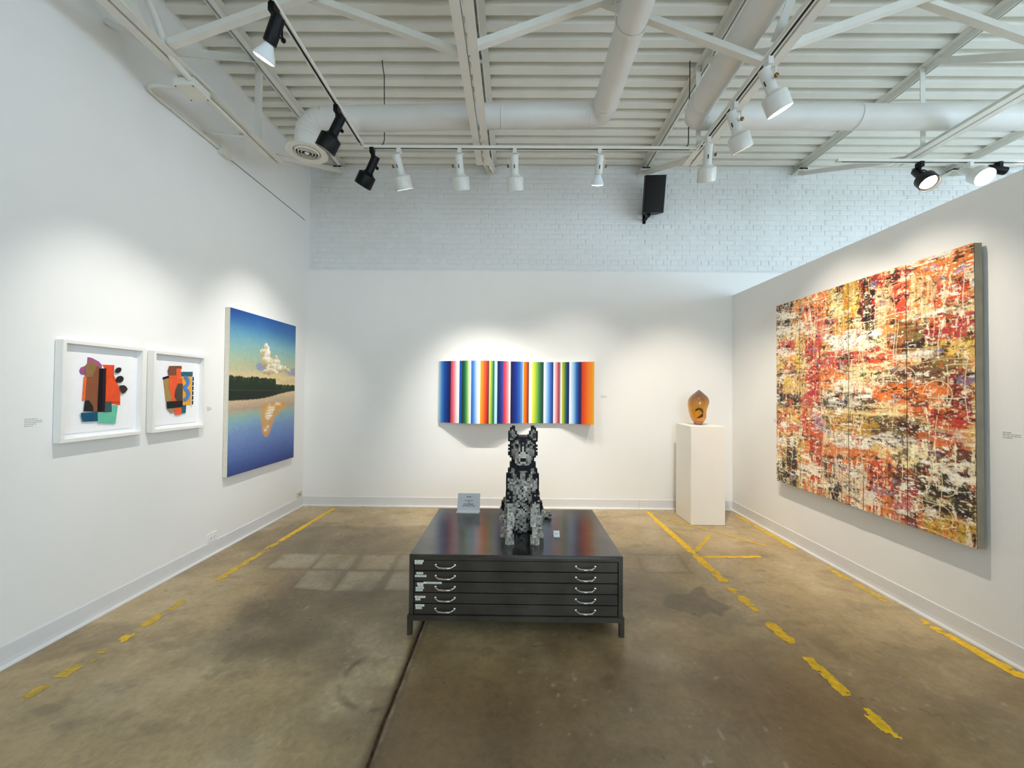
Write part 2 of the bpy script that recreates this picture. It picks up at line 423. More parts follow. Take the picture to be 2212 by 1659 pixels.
def wall_with_windows(name, axis, pos, span, wins, sgn):
    mb = MB()
    def piece(a, b, z0, z1):
        if axis == 'y': mb.box((a, min(pos, pos + sgn * 0.15), z0), (b, max(pos, pos + sgn * 0.15), z1))
        else: mb.box((min(pos, pos + sgn * 0.15), a, z0), (max(pos, pos + sgn * 0.15), b, z1))
    piece(span[0], span[1], 0, WIN_Z0); piece(span[0], span[1], WIN_Z1, ZD + 0.1)
    e = span[0]
    for a, b in wins: piece(e, a, WIN_Z0, WIN_Z1); e = b
    piece(e, span[1], WIN_Z0, WIN_Z1)
    return struct(mb.build(name, 'wall'))
wall_with_windows('wall_rear', 'y', REAR_Y, (XL, SIDE_X), REAR_WIN_AND_FILL, -1)
wall_with_windows('wall_side', 'x', SIDE_X, (REAR_Y, YBR), SIDE_WIN, 1)
k = 1
for a, b in REAR_WIN_AND_FILL:
    mb = MB(); y = REAR_Y - 0.08
    for p, q in (((a, y, WIN_Z0), (a, y, WIN_Z1)), ((b, y, WIN_Z0), (b, y, WIN_Z1)), ((a, y, WIN_Z0 + .03), (b, y, WIN_Z0 + .03)), ((a, y, WIN_Z1 - .03), (b, y, WIN_Z1 - .03)), ((a, y, 2.6), (b, y, 2.6))):
        mb.bar(p, q, 0.06, 0.06)
    struct(mb.build('window_%d' % k, 'blackmetal')); k += 1  # first rear frame surrounds the added fill opening
for a, b in SIDE_WIN:
    mb = MB(); x = SIDE_X + 0.08
    for p, q in (((x, a, WIN_Z0), (x, a, WIN_Z1)), ((x, b, WIN_Z0), (x, b, WIN_Z1)), ((x, a, WIN_Z0 + .03), (x, b, WIN_Z0 + .03)), ((x, a, WIN_Z1 - .03), (x, b, WIN_Z1 - .03)), ((x, a, 2.6), (x, b, 2.6))):
        mb.bar(p, q, 0.06, 0.06)
    struct(mb.build('window_%d' % k, 'blackmetal')); k += 1

# ---- painted bricks, common bond with header courses; the 300 nearest are parts, the rest one mesh
def brick_geo(L_, H_, seed):
    rnd = random.Random(seed); c = 0.0075; D = rnd.choice((0.0045, 0.0055, 0.0065, 0.0075))
    def j(a=0.0012): return rnd.uniform(-a, a)
    vs = []
    for (sx, sz) in ((-1, -1), (1, -1), (1, 1), (-1, 1)): vs.append((sx * L_ / 2 + j(), 0.0, sz * H_ / 2 + j()))
    for (sx, sz) in ((-1, -1), (1, -1), (1, 1), (-1, 1)): vs.append((sx * (L_ / 2) + j(), -D * 0.35, sz * (H_ / 2) + j()))
    for (sx, sz) in ((-1, -1), (1, -1), (1, 1), (-1, 1)): vs.append((sx * (L_ / 2 - c) + j(), -D + j(0.0015), sz * (H_ / 2 - c) + j()))
    fs = [(8, 9, 10, 11)]
    for a, b in ((0, 4), (4, 8)):
        for i in range(4): fs.append((a + i, a + (i + 1) % 4, b + (i + 1) % 4, b + i))
    return vs, fs
def build_bricks():
    course = 0.0705; var = {}
    for kind, L_ in (('s', 0.199), ('h', 0.0965)):
        var[kind] = []
        for s in range(6):
            vs, fs = brick_geo(L_ + (s - 2.5) * 0.0008, 0.0635, 100 + s + (50 if kind == 'h' else 0))
            me = bpy.data.meshes.new('brick'); me.from_pydata(vs, [], fs); me.update()
            me.materials.append(M['brickpaint']); var[kind].append((me, vs, fs))
    rnd = random.Random(3); spots = []
    z = DRY_TOP - 0.05; row = 0
    while z < ZD + 0.02:
        head = (row % 7 == 3)
        L_ = 0.1025 if head else 0.205
        x = XL + (0.05 if head else (0.1025 if row % 2 else 0.0)) + L_ / 2
        while x < 7.4:
            spots.append((x + rnd.uniform(-.004, .004), z + rnd.uniform(-.0015, .0015), 'h' if head else 's', rnd.randrange(6)))
            x += L_
        z += course; row += 1
    # those the room in front of the partition shows, nearest first
    seen = lambda s: s[1] > DRY_TOP + 0.03 and s[1] < ZD - 0.03
    order = sorted(spots, key=lambda s: (not seen(s), math.hypot(s[0] - 0.35, s[1] - 3.9)))
    rest = MB()
    for i, (x, zz, kind, v) in enumerate(order):
        me, vs, fs = var[kind][v]
        if i < 300:
            o = bpy.data.objects.new('brick', me); COL.objects.link(o); o.location = (x, YBR, zz); o.parent = brickwall
        else:
            rest.add([(x + p[0], YBR + p[1], zz + p[2]) for p in vs], fs)
    rest.build('brick_field', 'brickpaint', brickwall, kind='stuff')
build_bricks()

# ---- roof deck: trapezoidal flutes running across the room
def build_deck():
    pitch = 0.152; prof = []
    y = REAR_Y - 0.2
    while y < YBR + 0.3:
        prof += [(y, ZD), (y + 0.080, ZD), (y + 0.084, ZD + 0.055), (y + 0.148, ZD + 0.055)]
        y += pitch
    mb = MB(); vs = []; n = len(prof)
    for x in (XL - 0.1, SIDE_X + 0.1):
        vs += [(x, a, b) for a, b in prof]
    mb.add(vs, [(i, i + 1, n + i + 1, n + i) for i in range(n - 1)])
    mb.box((XL - 0.15, REAR_Y - 0.2, ZD + 0.07), (SIDE_X + 0.15, YBR + 0.3, ZD + 0.13))
    return struct(mb.build('ceiling', 'deck'), 'white painted corrugated steel roof deck')
CEIL = build_deck()

# ---- baseboards: vinyl cove base
def baseboard(name, a, b, inward):
    prof = [(0, 0), (0.020, 0), (0.018, 0.008), (0.008, 0.020), (0.006, 0.045), (0.006, 0.122), (0.004, 0.128), (0, 0.130)]
    a = Vector(a); b = Vector(b); n = Vector(inward); vs = []; m = len(prof)
    for p in (a, b): vs += [p + n * d + Vector((0, 0, z)) for d, z in prof]
    mb = MB().add(vs, [tuple(range(m)), tuple(range(2 * m - 1, m - 1, -1))] + [(i, (i + 1) % m, m + (i + 1) % m, m + i) for i in range(m)])
    return struct(mb.build(name, 'base'))
baseboard('baseboard_left', (XL, REAR_Y, 0), (XL, YB, 0), (1, 0, 0))
bbk = None
for i, (a, b) in enumerate(((XL, -2.16), (-2.158, -0.3), (-0.298, 1.68), (1.682, XR))):
    o = baseboard('baseboard_back' if i == 0 else 'base_length', (a, YB, 0), (b, YB, 0), (0, -1, 0))
    if i == 0: bbk = o
    else:
        o.parent = bbk; del o['kind']
baseboard('baseboard_right', (XR, 0.9, 0), (XR, YB, 0), (-1, 0, 0))
struct(MB().box((XL, YB - 0.004, DRY_TOP), (6.2, YBR, DRY_TOP + 0.012)).build('trim_1', 'wall'))

# ---- open web roof joists
JX = [-2.43, -0.336, 1.752, 3.855, 5.90]
JLAB = ['white open-web roof joist closest to the left wall', 'white open-web roof joist overhead near the middle of the room',
        'white open-web roof joist beside the right lamp track', 'white open-web roof joist just beyond the partition wall', 'white open-web roof joist farthest to the right']
TOPZ, BOTZ = 4.625, 3.90
JEND = 3.97
for jx, lb in zip(JX, JLAB):
    t = thing('roof_joist', (jx, YBR - 0.05, TOPZ), lb, 'joist', 'open web roof joists')
    g = 0.010; leg = 0.062
    for s in (-1, 1):
        # angle chords: vertical leg beside the gap
        MB().angle((jx + s * g, REAR_Y, ZD - 0.002), (jx + s * g, YBR - 0.02, ZD - 0.002), leg, 0.006, s, -1).build('top_chord', 'steel', t)
        MB().angle((jx + s * g, REAR_Y, BOTZ - 0.03), (jx + s * g, JEND, BOTZ - 0.03), leg, 0.006, s, 1).build('bottom_chord', 'steel', t)
        MB().angle((jx + s * (g + 0.008), JEND - 0.14, BOTZ), (jx + s * (g + 0.008), YBR - 0.06, TOPZ - 0.045), 0.045, 0.006, s, -1).build('end_diagonal', 'steel', t)
    mid = [3.68, 1.60, -0.48, -2.56]
    for y in mid:
        MB().angle((jx - 0.02, y, BOTZ - 0.02), (jx - 0.02, y, TOPZ + 0.02), 0.045, 0.006, 1, 1).build('web_vertical', 'steel', t)
    for y in (2.64, 0.56, -1.52):
        for d in (-1, 1):
            MB().angle((jx - 0.022, y + d * 0.06, BOTZ), (jx - 0.022, y + d * 0.98, TOPZ), 0.055, 0.006, 1, 1).build('web_diagonal', 'steel', t)
    MB().box((jx - 0.05, YBR - 0.13, ZD - 0.085), (jx - 0.012, YBR - 0.03, ZD - 0.06)).box((jx + 0.012, YBR - 0.13, ZD - 0.085), (jx + 0.05, YBR - 0.03, ZD - 0.06)).build('bearing_pocket', 'slot', t)
    MB().box((jx - 0.085, YBR - 0.14, ZD - 0.105), (jx + 0.085, YBR - 0.004, ZD - 0.088)).build('bearing_plate', 'steel', t)

# ---- cross bracing between joists
YBRC = 2.60
def brace(a, b, lb, wdt=0.045):
    tag(MB().angle(a, b, wdt, 0.005, 1, 1, up=(0, 1, 0)).build('cross_brace', 'steel'), lb, 'brace', 'diagonal bracing between the joists')
for i, (l1, l2) in enumerate((('white diagonal brace rising rightwards from the joist by the left wall', 'white diagonal brace falling rightwards onto the middle joist'),
                              ('white diagonal brace rising rightwards from the middle joist', 'white diagonal brace falling rightwards onto the joist by the right track'),
                              ('white diagonal brace rising rightwards from the joist by the right track', 'white diagonal brace falling rightwards onto the joist beyond the partition'))):
    x0, x1 = JX[i], JX[i + 1]
    brace((x0 + 0.07, YBRC, BOTZ - 0.01), (x1 - 0.07, YBRC, TOPZ - 0.02), l1)
    brace((x0 + 0.07, YBRC + 0.06, TOPZ - 0.02 - 0.03 * (i == 1)), (x1 - 0.07, YBRC + 0.06, BOTZ - 0.01 - 0.06 * (i == 1)), l2)
brace((XL + 0.004, YBRC + 0.04, 4.08), (JX[0] - 0.07, YBRC + 0.04, BOTZ + 0.0), 'short white brace from the left wall to the first joist', 0.04)

# ================================================================== OBJECTS
# ---- steel flat file cabinet
FX, FY0, FY1, FZ = 0.018, 2.56, 3.56, 0.513
FW = 0.69
def flat_file():
    t = thing('flat_file_cabinet', (FX, (FY0 + FY1) / 2, 0), 'dark steel flat file cabinet with five shallow drawers and chrome pulls', 'cabinet')
    x0, x1 = FX - FW, FX + FW
    # top sheet with folded edge
    mb = MB(); b = 0.004
    vs = [(x0, FY0, FZ - 0.02), (x1, FY0, FZ - 0.02), (x1, FY1, FZ - 0.02), (x0, FY1, FZ - 0.02),
          (x0, FY0, FZ - b), (x1, FY0, FZ - b), (x1, FY1, FZ - b), (x0, FY1, FZ - b),
          (x0 + b, FY0 + b, FZ), (x1 - b, FY0 + b, FZ), (x1 - b, FY1 - b, FZ), (x0 + b, FY1 - b, FZ)]
    fs = [(8, 9, 10, 11), (3, 2, 1, 0)]
    for a, c in ((0, 4), (4, 8)):
        fs += [(a + i, a + (i + 1) % 4, c + (i + 1) % 4, c + i) for i in range(4)]
    mb.add(vs, fs).build('top', 'filetop', t)
    zb = 0.126
    MB().box((x0, FY0 + 0.001, zb), (x0 + 0.028, FY1, FZ - 0.02)).build('side_panel', 'filesteel', t)
    MB().box((x1 - 0.028, FY0 + 0.001, zb), (x1, FY1, FZ - 0.02)).build('side_panel', 'filesteel', t)
    MB().box((x0 + 0.028, FY1 - 0.02, zb), (x1 - 0.028, FY1, FZ - 0.02)).build('back_panel', 'filesteel', t)
    MB().box((x0 + 0.028, FY0 + 0.001, FZ - 0.036), (x1 - 0.028, FY0 + 0.03, FZ - 0.02)).build('front_rail', 'filesteel', t)
    MB().box((x0 + 0.028, FY0 + 0.03, zb), (x1 - 0.028, FY1 - 0.02, FZ - 0.036)).build('interior', 'filedark', t)
    # drawers
    dz = 0.0702; ztop = FZ - 0.040
    labs = [[(-0.639, 0.476, -0.58, 0.463), (-0.638, 0.462, -0.588, 0.449)], [(-0.626, 0.398, -0.582, 0.385), (-0.636, 0.38, -0.561, 0.367)],
            [(-0.621, 0.331, -0.58, 0.318), (-0.579, 0.337, -0.461, 0.324), (-0.616, 0.317, -0.58, 0.305), (-0.629, 0.303, -0.576, 0.291), (-0.629, 0.288, -0.584, 0.276)],
            [(-0.634, 0.246, -0.566, 0.233), (-0.63, 0.23, -0.598, 0.217)], [(-0.63, 0.192, -0.572, 0.178), (-0.628, 0.175, -0.588, 0.162)]]
    for i in range(5):
        z1 = ztop - i * dz; z0 = z1 - dz + 0.0055
        dx0, dx1 = x0 + 0.032, x1 - 0.032
        # drawer front with a softened rim
        c = 0.003; yf = FY0 + 0.002
        vs = [(dx0, yf + 0.02, z0), (dx1, yf + 0.02, z0), (dx1, yf + 0.02, z1), (dx0, yf + 0.02, z1),
              (dx0, yf + c, z0), (dx1, yf + c, z0), (dx1, yf + c, z1), (dx0, yf + c, z1),
              (dx0 + c, yf, z0 + c), (dx1 - c, yf, z0 + c), (dx1 - c, yf, z1 - c), (dx0 + c, yf, z1 - c)]
        fs = [(8, 9, 10, 11), (3, 2, 1, 0)]
        for a, q in ((0, 4), (4, 8)): fs += [(a + k, a + (k + 1) % 4, q + (k + 1) % 4, q + k) for k in range(4)]
        d = MB().add(vs, fs).build('drawer', 'filesteel', t)
        zc = (z0 + z1) / 2
        for hx in (-0.439, 0.467):
            zh = zc + 0.004; w = 0.056
            mb = MB().tube([(hx - w - .006, yf - 0.001, zh), (hx - w - .006, yf - 0.009, zh), (hx - w + 0.004, yf - 0.015, zh - 0.003), (hx - w + 0.018, yf - 0.024, zh - 0.008), (hx, yf - 0.026, zh - 0.010),
                            (hx + w - 0.018, yf - 0.024, zh - 0.008), (hx + w - 0.004, yf - 0.015, zh - 0.003), (hx + w + .006, yf - 0.009, zh), (hx + w + .006, yf - 0.001, zh)], [0.004, 0.0035, 0.0045, 0.0055, 0.006, 0.0055, 0.0045, 0.0035, 0.004], 8)
            for s in (-1, 1):
                mb.lathe([(0, 0.0), (0.008, 0.0), (0.0075, 0.003), (0.004, 0.005), (0, 0.005)], Matrix.Translation((hx + s * (w + 0.006), yf, zh)) @ Matrix.Rotation(R(90), 4, 'X'), 10)
            mb.build('handle', 'chrome', d, smooth=True)
        # embossed label holder
        hx = 0.013; mb = MB(); w, h = 0.084, 0.020
        for a, b_ in (((-w, -h), (w, -h)), ((w, -h), (w, h)), ((w, h), (-w, h)), ((-w, h), (-w, -h))):
            mb.bar((hx + a[0], yf - 0.0006, zc + a[1]), (hx + b_[0], yf - 0.0006, zc + b_[1]), 0.0035, 0.003, up=(0, 1, 0))
        mb.build('label_holder', 'filesteel', d)
        for (a, b1, c1, d1) in labs[i]:
            MB().box((a, yf - 0.0012, d1 + 0.0), (c1, yf - 0.0003, b1)).build('paper_label', 'label', d)
    # base frame and legs
    e = 0.008; zt = zb
    mb = MB()
    mb.box((x0 - e, FY0 - e, zt - 0.034), (x1 + e, FY0 + 0.025, zt)); mb.build('base_rail', 'filesteel', t)
    MB().box((x0 - e, FY1 - 0.025, zt - 0.034), (x1 + e, FY1 + e, zt)).build('base_rail', 'filesteel', t)
    MB().box((x0 - e, FY0 + 0.025, zt - 0.034), (x0 + 0.025, FY1 - 0.025, zt)).build('base_rail', 'filesteel', t)
    MB().box((x1 - 0.025, FY0 + 0.025, zt - 0.034), (x1 + e, FY1 - 0.025, zt)).build('base_rail', 'filesteel', t)
    for lx in (x0 - e, x1 + e - 0.03):
        for ly in (FY0 - e, FY1 + e - 0.03):
            MB().box((lx, ly, 0), (lx + 0.03, ly + 0.03, zt - 0.034)).build('leg', 'filesteel', t)
    return t
flat_file()
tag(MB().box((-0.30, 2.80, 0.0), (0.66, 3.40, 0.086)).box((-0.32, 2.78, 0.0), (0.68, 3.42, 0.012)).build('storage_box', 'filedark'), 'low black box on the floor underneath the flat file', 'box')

# ---- sign on the flat file
def sign():
    y0 = 3.44; z0 = FZ
    t = thing('notice_sign', (-0.395, y0, z0), 'small white notice in slanted acrylic holder standing on the cabinet', 'sign')
    w = 0.099; tilt = R(14)
    X = Matrix.Translation((-0.395, y0 + 0.012, z0 + 0.004)) @ Matrix.Rotation(R(-1.2), 4, 'Z') @ Matrix.Rotation(-tilt, 4, 'X')
    MB().box((-w, 0, 0), (w, 0.0025, 0.155), X).build('back_sheet', 'acrylic', t)
    MB().box((-w + .002, -0.0012, 0.006), (w - .002, -0.0002, 0.152), X).build('paper', 'signface', t)
    Xb = Matrix.Translation((-0.395, y0, z0)) @ Matrix.Rotation(R(-1.2), 4, 'Z')
    MB().box((-w - .004, -0.022, 0), (w - .001, 0.05, 0.004), Xb).build('foot', 'acrylic', t)
    lines = [('PLEASE', 0.124), ('DO NOT SIT', 0.092), ('OR', 0.077), ('PLACE DRINKS', 0.062), ('ON THE FLAT FILES', 0.047)]
    for s, z in lines:
        cu = bpy.data.curves.new('lettering', 'FONT'); cu.body = s; cu.size = 0.0125; cu.align_x = 'CENTER'; cu.align_y = 'CENTER'; cu.extrude = 0.0002
        cu.offset = 0.0003; cu.space_character = 1.02
        cu.materials.append(M['ink'])
        tmp = bpy.data.objects.new('lettering_curve', cu); COL.objects.link(tmp)
        bpy.context.view_layer.update()
        me = bpy.data.meshes.new_from_object(tmp.evaluated_get(bpy.context.evaluated_depsgraph_get()))
        bpy.data.objects.remove(tmp); me.name = 'lettering'
        if not me.materials: me.materials.append(M['ink'])
        me.transform(Matrix.Translation(-Vector(ORIG[t.name])) @ X @ Matrix.Translation((0, -0.0016, z)) @ Matrix.Rotation(R(90), 4, 'X'))
        o = bpy.data.objects.new('lettering', me); COL.objects.link(o); o.parent = t
sign()
t = thing('price_card', (0.315, 2.885, FZ), 'tiny white card beside the brick dog sculpture', 'card')
X = Matrix.Translation((0.315, 2.882, FZ)) @ Matrix.Rotation(R(-35), 4, 'X')
MB().box((-0.022, 0, 0.001), (0.022, 0.0015, 0.048), X).build('card', 'card', t)
MB().box((-0.008, -0.0006, 0.022), (0.009, -0.0001, 0.026), X).build('print', 'greyink', t)
MB().add([(0.293, 2.885, FZ), (0.337, 2.885, FZ), (0.337, 2.909, FZ), (0.293, 2.909, FZ), (0.337, 2.908, FZ + 0.034), (0.293, 2.908, FZ + 0.034)],
         [(0, 1, 2, 3), (0, 1, 4, 5), (2, 3, 5, 4), (1, 2, 4), (0, 3, 5)]).build('wedge', 'card', t)

# ---- dog built from small plastic bricks
def dog():
    p = 0.0125; cx, y0, z0 = 0.062, 2.735, FZ
    head = ["..kk.........kk..", ".kkk.........kkk.", ".klk.........klk.", "kgggk.......kgggk", "kdggk.......kgddk", "kdgggk.....kggddk",
            "kddgkkkkkkkkkgddk", "klgkkddkkkddkkglk", "kkkkllkkkkkllkkkk", ".kkggldkgkdlggkk.", ".klgnngkdkgnndlk.", "kkkgdngkwkgnglkkk",
            ".kkggglkwkllggkk.", "kkgglllkwklllggkk", ".kglglkwwwkggglk.", "kkglglwwwwwlgggkk", "kkgggllwwwlllggkk", ".kkggglnnngllgkk.",
            "..kglglknkglggk..", "...klgdwlwdglk...", ".....llgdgll....."]
    pal = {'k': ['#0D0D0D', '#121211', '#171715'], 'd': ['#45423C', '#524D46', '#3C3A36'], 'g': ['#8A867D', '#98938A', '#7C7871', '#9E978D'],
           'l': ['#B7B2A7', '#BFB8AD', '#ADA89E', '#BAAFA4'], 'w': ['#D8D2C4', '#CFC9BC', '#E0D8C8'], 'n': ['#0B0C14', '#101119'], 'c': ['#14151B']}
    pal = {k: [lin(c) for c in v] for k, v in pal.items()}
    rnd = random.Random(5)
    vox = {}
    def put(part, i, j, k, ch): vox[(i, j, k)] = (part, ch)
    def speck(w=0.0):
        r = rnd.random()
        return 'k' if r < 0.03 + w else 'd' if r < 0.11 + w else 'g' if r < 0.55 else 'l' if r < 0.9 else 'w'
    # torso
    for k in range(11, 44):
        cy = 17 - (k - 12) * 0.22; hd = 10 - (k - 12) * 0.12
        hw = np.interp(k, [11, 16, 22, 33, 36, 39, 43], [7.0, 9.0, 9.6, 10.0, 9.2, 8.4, 6.6])
        if k < 15: hd -= (15 - k) * 0.7
        if k > 38: hd -= (k - 38) * 0.25
        for i in range(-11, 12):
            for j in range(0, 34):
                if (abs(i) / hw) ** 2.4 + (abs(j - cy) / hd) ** 2.4 <= 1:
                    b = 42 - k; a = abs(i); front = j < cy - hd * 0.25
                    if not front: ch = 'k' if k > 13 else speck(0.1)
                    elif b < 1: ch = speck() if a <= 3 else 'k'
                    elif b < 4: ch = speck() if a <= 2 else ('g' if (b >= 2 and 5 <= a <= 6) else 'k')
                    elif b < 8:
                        lo, hi = {4: (5, 7), 5: (4, 6), 6: (4, 6), 7: (3, 5)}[b]
                        ch = speck() if (a <= 1 or lo <= a <= hi) else 'k'
                    elif b < 16: ch = speck(0.03) if a <= 8 - (1 if b > 13 else 0) else 'k'
                    elif b < 22: ch = speck(0.08) if a <= 5 else 'k'
                    else: ch = speck(0.10)
                    put('torso', i, j, k, ch)
    # rump
    for k in range(0, 24):
        for i in range(-11, 12):
            for j in range(14, 48):
                if (i / 9.5) ** 2 + ((j - 30) / 14.) ** 2 + ((k - 9) / 14.) ** 2 <= 1 and (i, j, k) not in vox:
                    put('torso', i, j, k, 'k' if k > 12 or j > 38 else speck(0.12))
    # haunches and hind paws
    for s, nm in ((-1, 'hind_leg'), (1, 'hind_leg_2')):
        for k in range(0, 21):
            for a in range(5, 15):
                for j in range(8, 42):
                    if ((a - 9.3) / 4.0) ** 2 + ((j - 25) / 13.) ** 2 + ((k - 9.) / 9.8) ** 2 <= 1:
                        put(nm, s * a, j, k, 'k' if (k > 13 and a > 10) else speck())
        for k in range(0, 4):
            for a in range(9, 13 if k < 3 else 12):
                for j in range(11, 26): put(nm, s * a, j, k, rnd.choice('gllllwg'))
        for k in range(4, 9):
            for a in range(9, 12):
                for j in range(15, 24): put(nm, s * a, j, k, speck(-0.05))
    # front legs
    for s, nm in ((-1, 'front_leg'), (1, 'front_leg_2')):
        for k in range(0, 28):
            w0, w1 = (5, 9) if k < 3 else (6, 8) if k < 9 else (5, 8) if k < 20 else (6, 9)
            for a in range(w0, w1 + 1):
                j0, j1 = (0, 8) if k < 3 else (3, 8)
                if k < 3 and a in (w0, w1): j0 = 1
                for j in range(j0, j1): put(nm, s * a, j, k, ('k' if (k > 21 and rnd.random() < 0.8) else rnd.choice('gglllllwl')))
    # neck and collar
    for k in range(40, 47):
        for i in range(-7, 8):
            for j in range(2, 18):
                if (i / 6.6) ** 2 + ((j - 10) / 6.5) ** 2 <= 1 and (i, j, k) not in vox: put('head', i, j, k, 'k')
    for k in (42, 43):
        for i in range(-8, 9):
            for j in range(0, 19):
                q = (i / 7.4) ** 2 + ((j - 10) / 7.6) ** 2
                if q <= 1: put('collar', i, j, k, 'c')
    # head
    for r, row in enumerate(head):
        k = 64 - r
        for q, ch in enumerate(row):
            if ch == '.': continue
            i = q - 8; a = abs(i)
            if r < 7 and a >= 3:
                jr = range(7, 11)
            elif k <= 50 and a <= 4:
                jr = range(-1 + (1 if a > 2 else 0) + max(0, k - 48), 16)
            elif k <= 53 and a <= 2:
                jr = range(2, 16)
            else:
                jr = range(4 + int((a / 8.) ** 2 * 4), 16 - int((a / 8.) ** 2 * 5))
            for n_, j in enumerate(jr): put('head', i, j, k, ch if n_ < 2 else 'k')
    # tail lying on the cabinet
    for n_ in range(0, 34):
        u = n_ / 33.; ti = -2 + 20 * u ** 1.3; tj = 43 + 6 * math.sin(u * 2.2)
        for i in range(-2, 3):
            for j in range(-2, 3):
                for k in range(0, 4):
                    if i * i + j * j + (k - 1.5) ** 2 <= 5: put('tail', int(round(ti)) + i, int(round(tj)) + j, k, 'k' if k > 2 and u < 0.75 else speck())
    t = thing('dog_sculpture', (cx, y0 + 0.2, z0), 'sitting black and grey dog sculpture made of small square bricks', 'sculpture')
    parts = {}
    for (i, j, k), (part, ch) in vox.items():
        if all((i + a, j + b, k + c) in vox for a, b, c in ((1, 0, 0), (-1, 0, 0), (0, 1, 0), (0, -1, 0), (0, 0, 1), (0, 0, -1))): continue
        parts.setdefault(part, []).append((i, j, k, ch))
    cv = np.array([(-1, -1, -1), (1, -1, -1), (1, 1, -1), (-1, 1, -1), (-1, -1, 1), (1, -1, 1), (1, 1, 1), (-1, 1, 1)], float) * 0.5
    cf = np.array([(0, 3, 2, 1), (4, 5, 6, 7), (0, 1, 5, 4), (1, 2, 6, 5), (2, 3, 7, 6), (3, 0, 4, 7)])
    for part, L_ in parts.items():
        n = len(L_)
        cen = np.array([(cx + i * p, y0 + j * p, z0 + (k + 0.5) * p) for i, j, k, c in L_]) - np.array(ORIG[t.name])
        jit = np.array([rnd.uniform(-0.0009, 0.0009) for _ in range(n)])
        cen[:, 1] += jit
        V = (cen[:, None, :] + cv[None] * p * 0.985).reshape(-1, 3)
        F = (np.arange(n)[:, None, None] * 8 + cf[None]).reshape(-1, 4)
        me = bpy.data.meshes.new(part); me.from_pydata(V.tolist(), [], F.tolist()); me.update()
        a = me.color_attributes.new('Col', 'FLOAT_COLOR', 'POINT')
        cols = []
        for i, j, k, c in L_:
            q = rnd.choice(pal[c]); f = rnd.uniform(0.86, 1.12); cols += [(q[0] * f, q[1] * f, q[2] * f, 1)] * 8
        a.data.foreach_set('color', np.array(cols, np.float32).ravel())
        me.materials.append(M['bricktoy'])
        nm = part.replace('_2', '')
        o = bpy.data.objects.new(nm, me); COL.objects.link(o); o.parent = t; o['kind'] = 'stuff'
dog()

# ---- pedestal and glass vessel
PX0, PX1, PY0, PY1, PZ = 2.10, 2.503, 4.70, 5.13, 1.172
def pedestal():
    mb = MB(); b = 0.0035
    vs = []
    for z, e in ((0.004, 0.0), (PZ - b, 0.0), (PZ, b)):
        vs += [(PX0 + e, PY0 + e, z), (PX1 - e, PY0 + e, z), (PX1 - e, PY1 - e, z), (PX0 + e, PY1 - e, z)]
    fs = [(3, 2, 1, 0), (8, 9, 10, 11)]
    for a in (0, 4): fs += [(a + i, a + (i + 1) % 4, a + 4 + (i + 1) % 4, a + 4 + i) for i in range(4)]
    t = thing('display_pedestal', ((PX0 + PX1) / 2, (PY0 + PY1) / 2, 0), 'tall white display plinth in the corner by the partition', 'pedestal')
    mb.add(vs, fs).build('plinth_body', 'pedestal', t)
    MB().box((PX0 + 0.008, PY0 + 0.008, 0), (PX1 - 0.008, PY1 - 0.008, 0.004)).build('shadow_foot', 'slot', t)
pedestal()

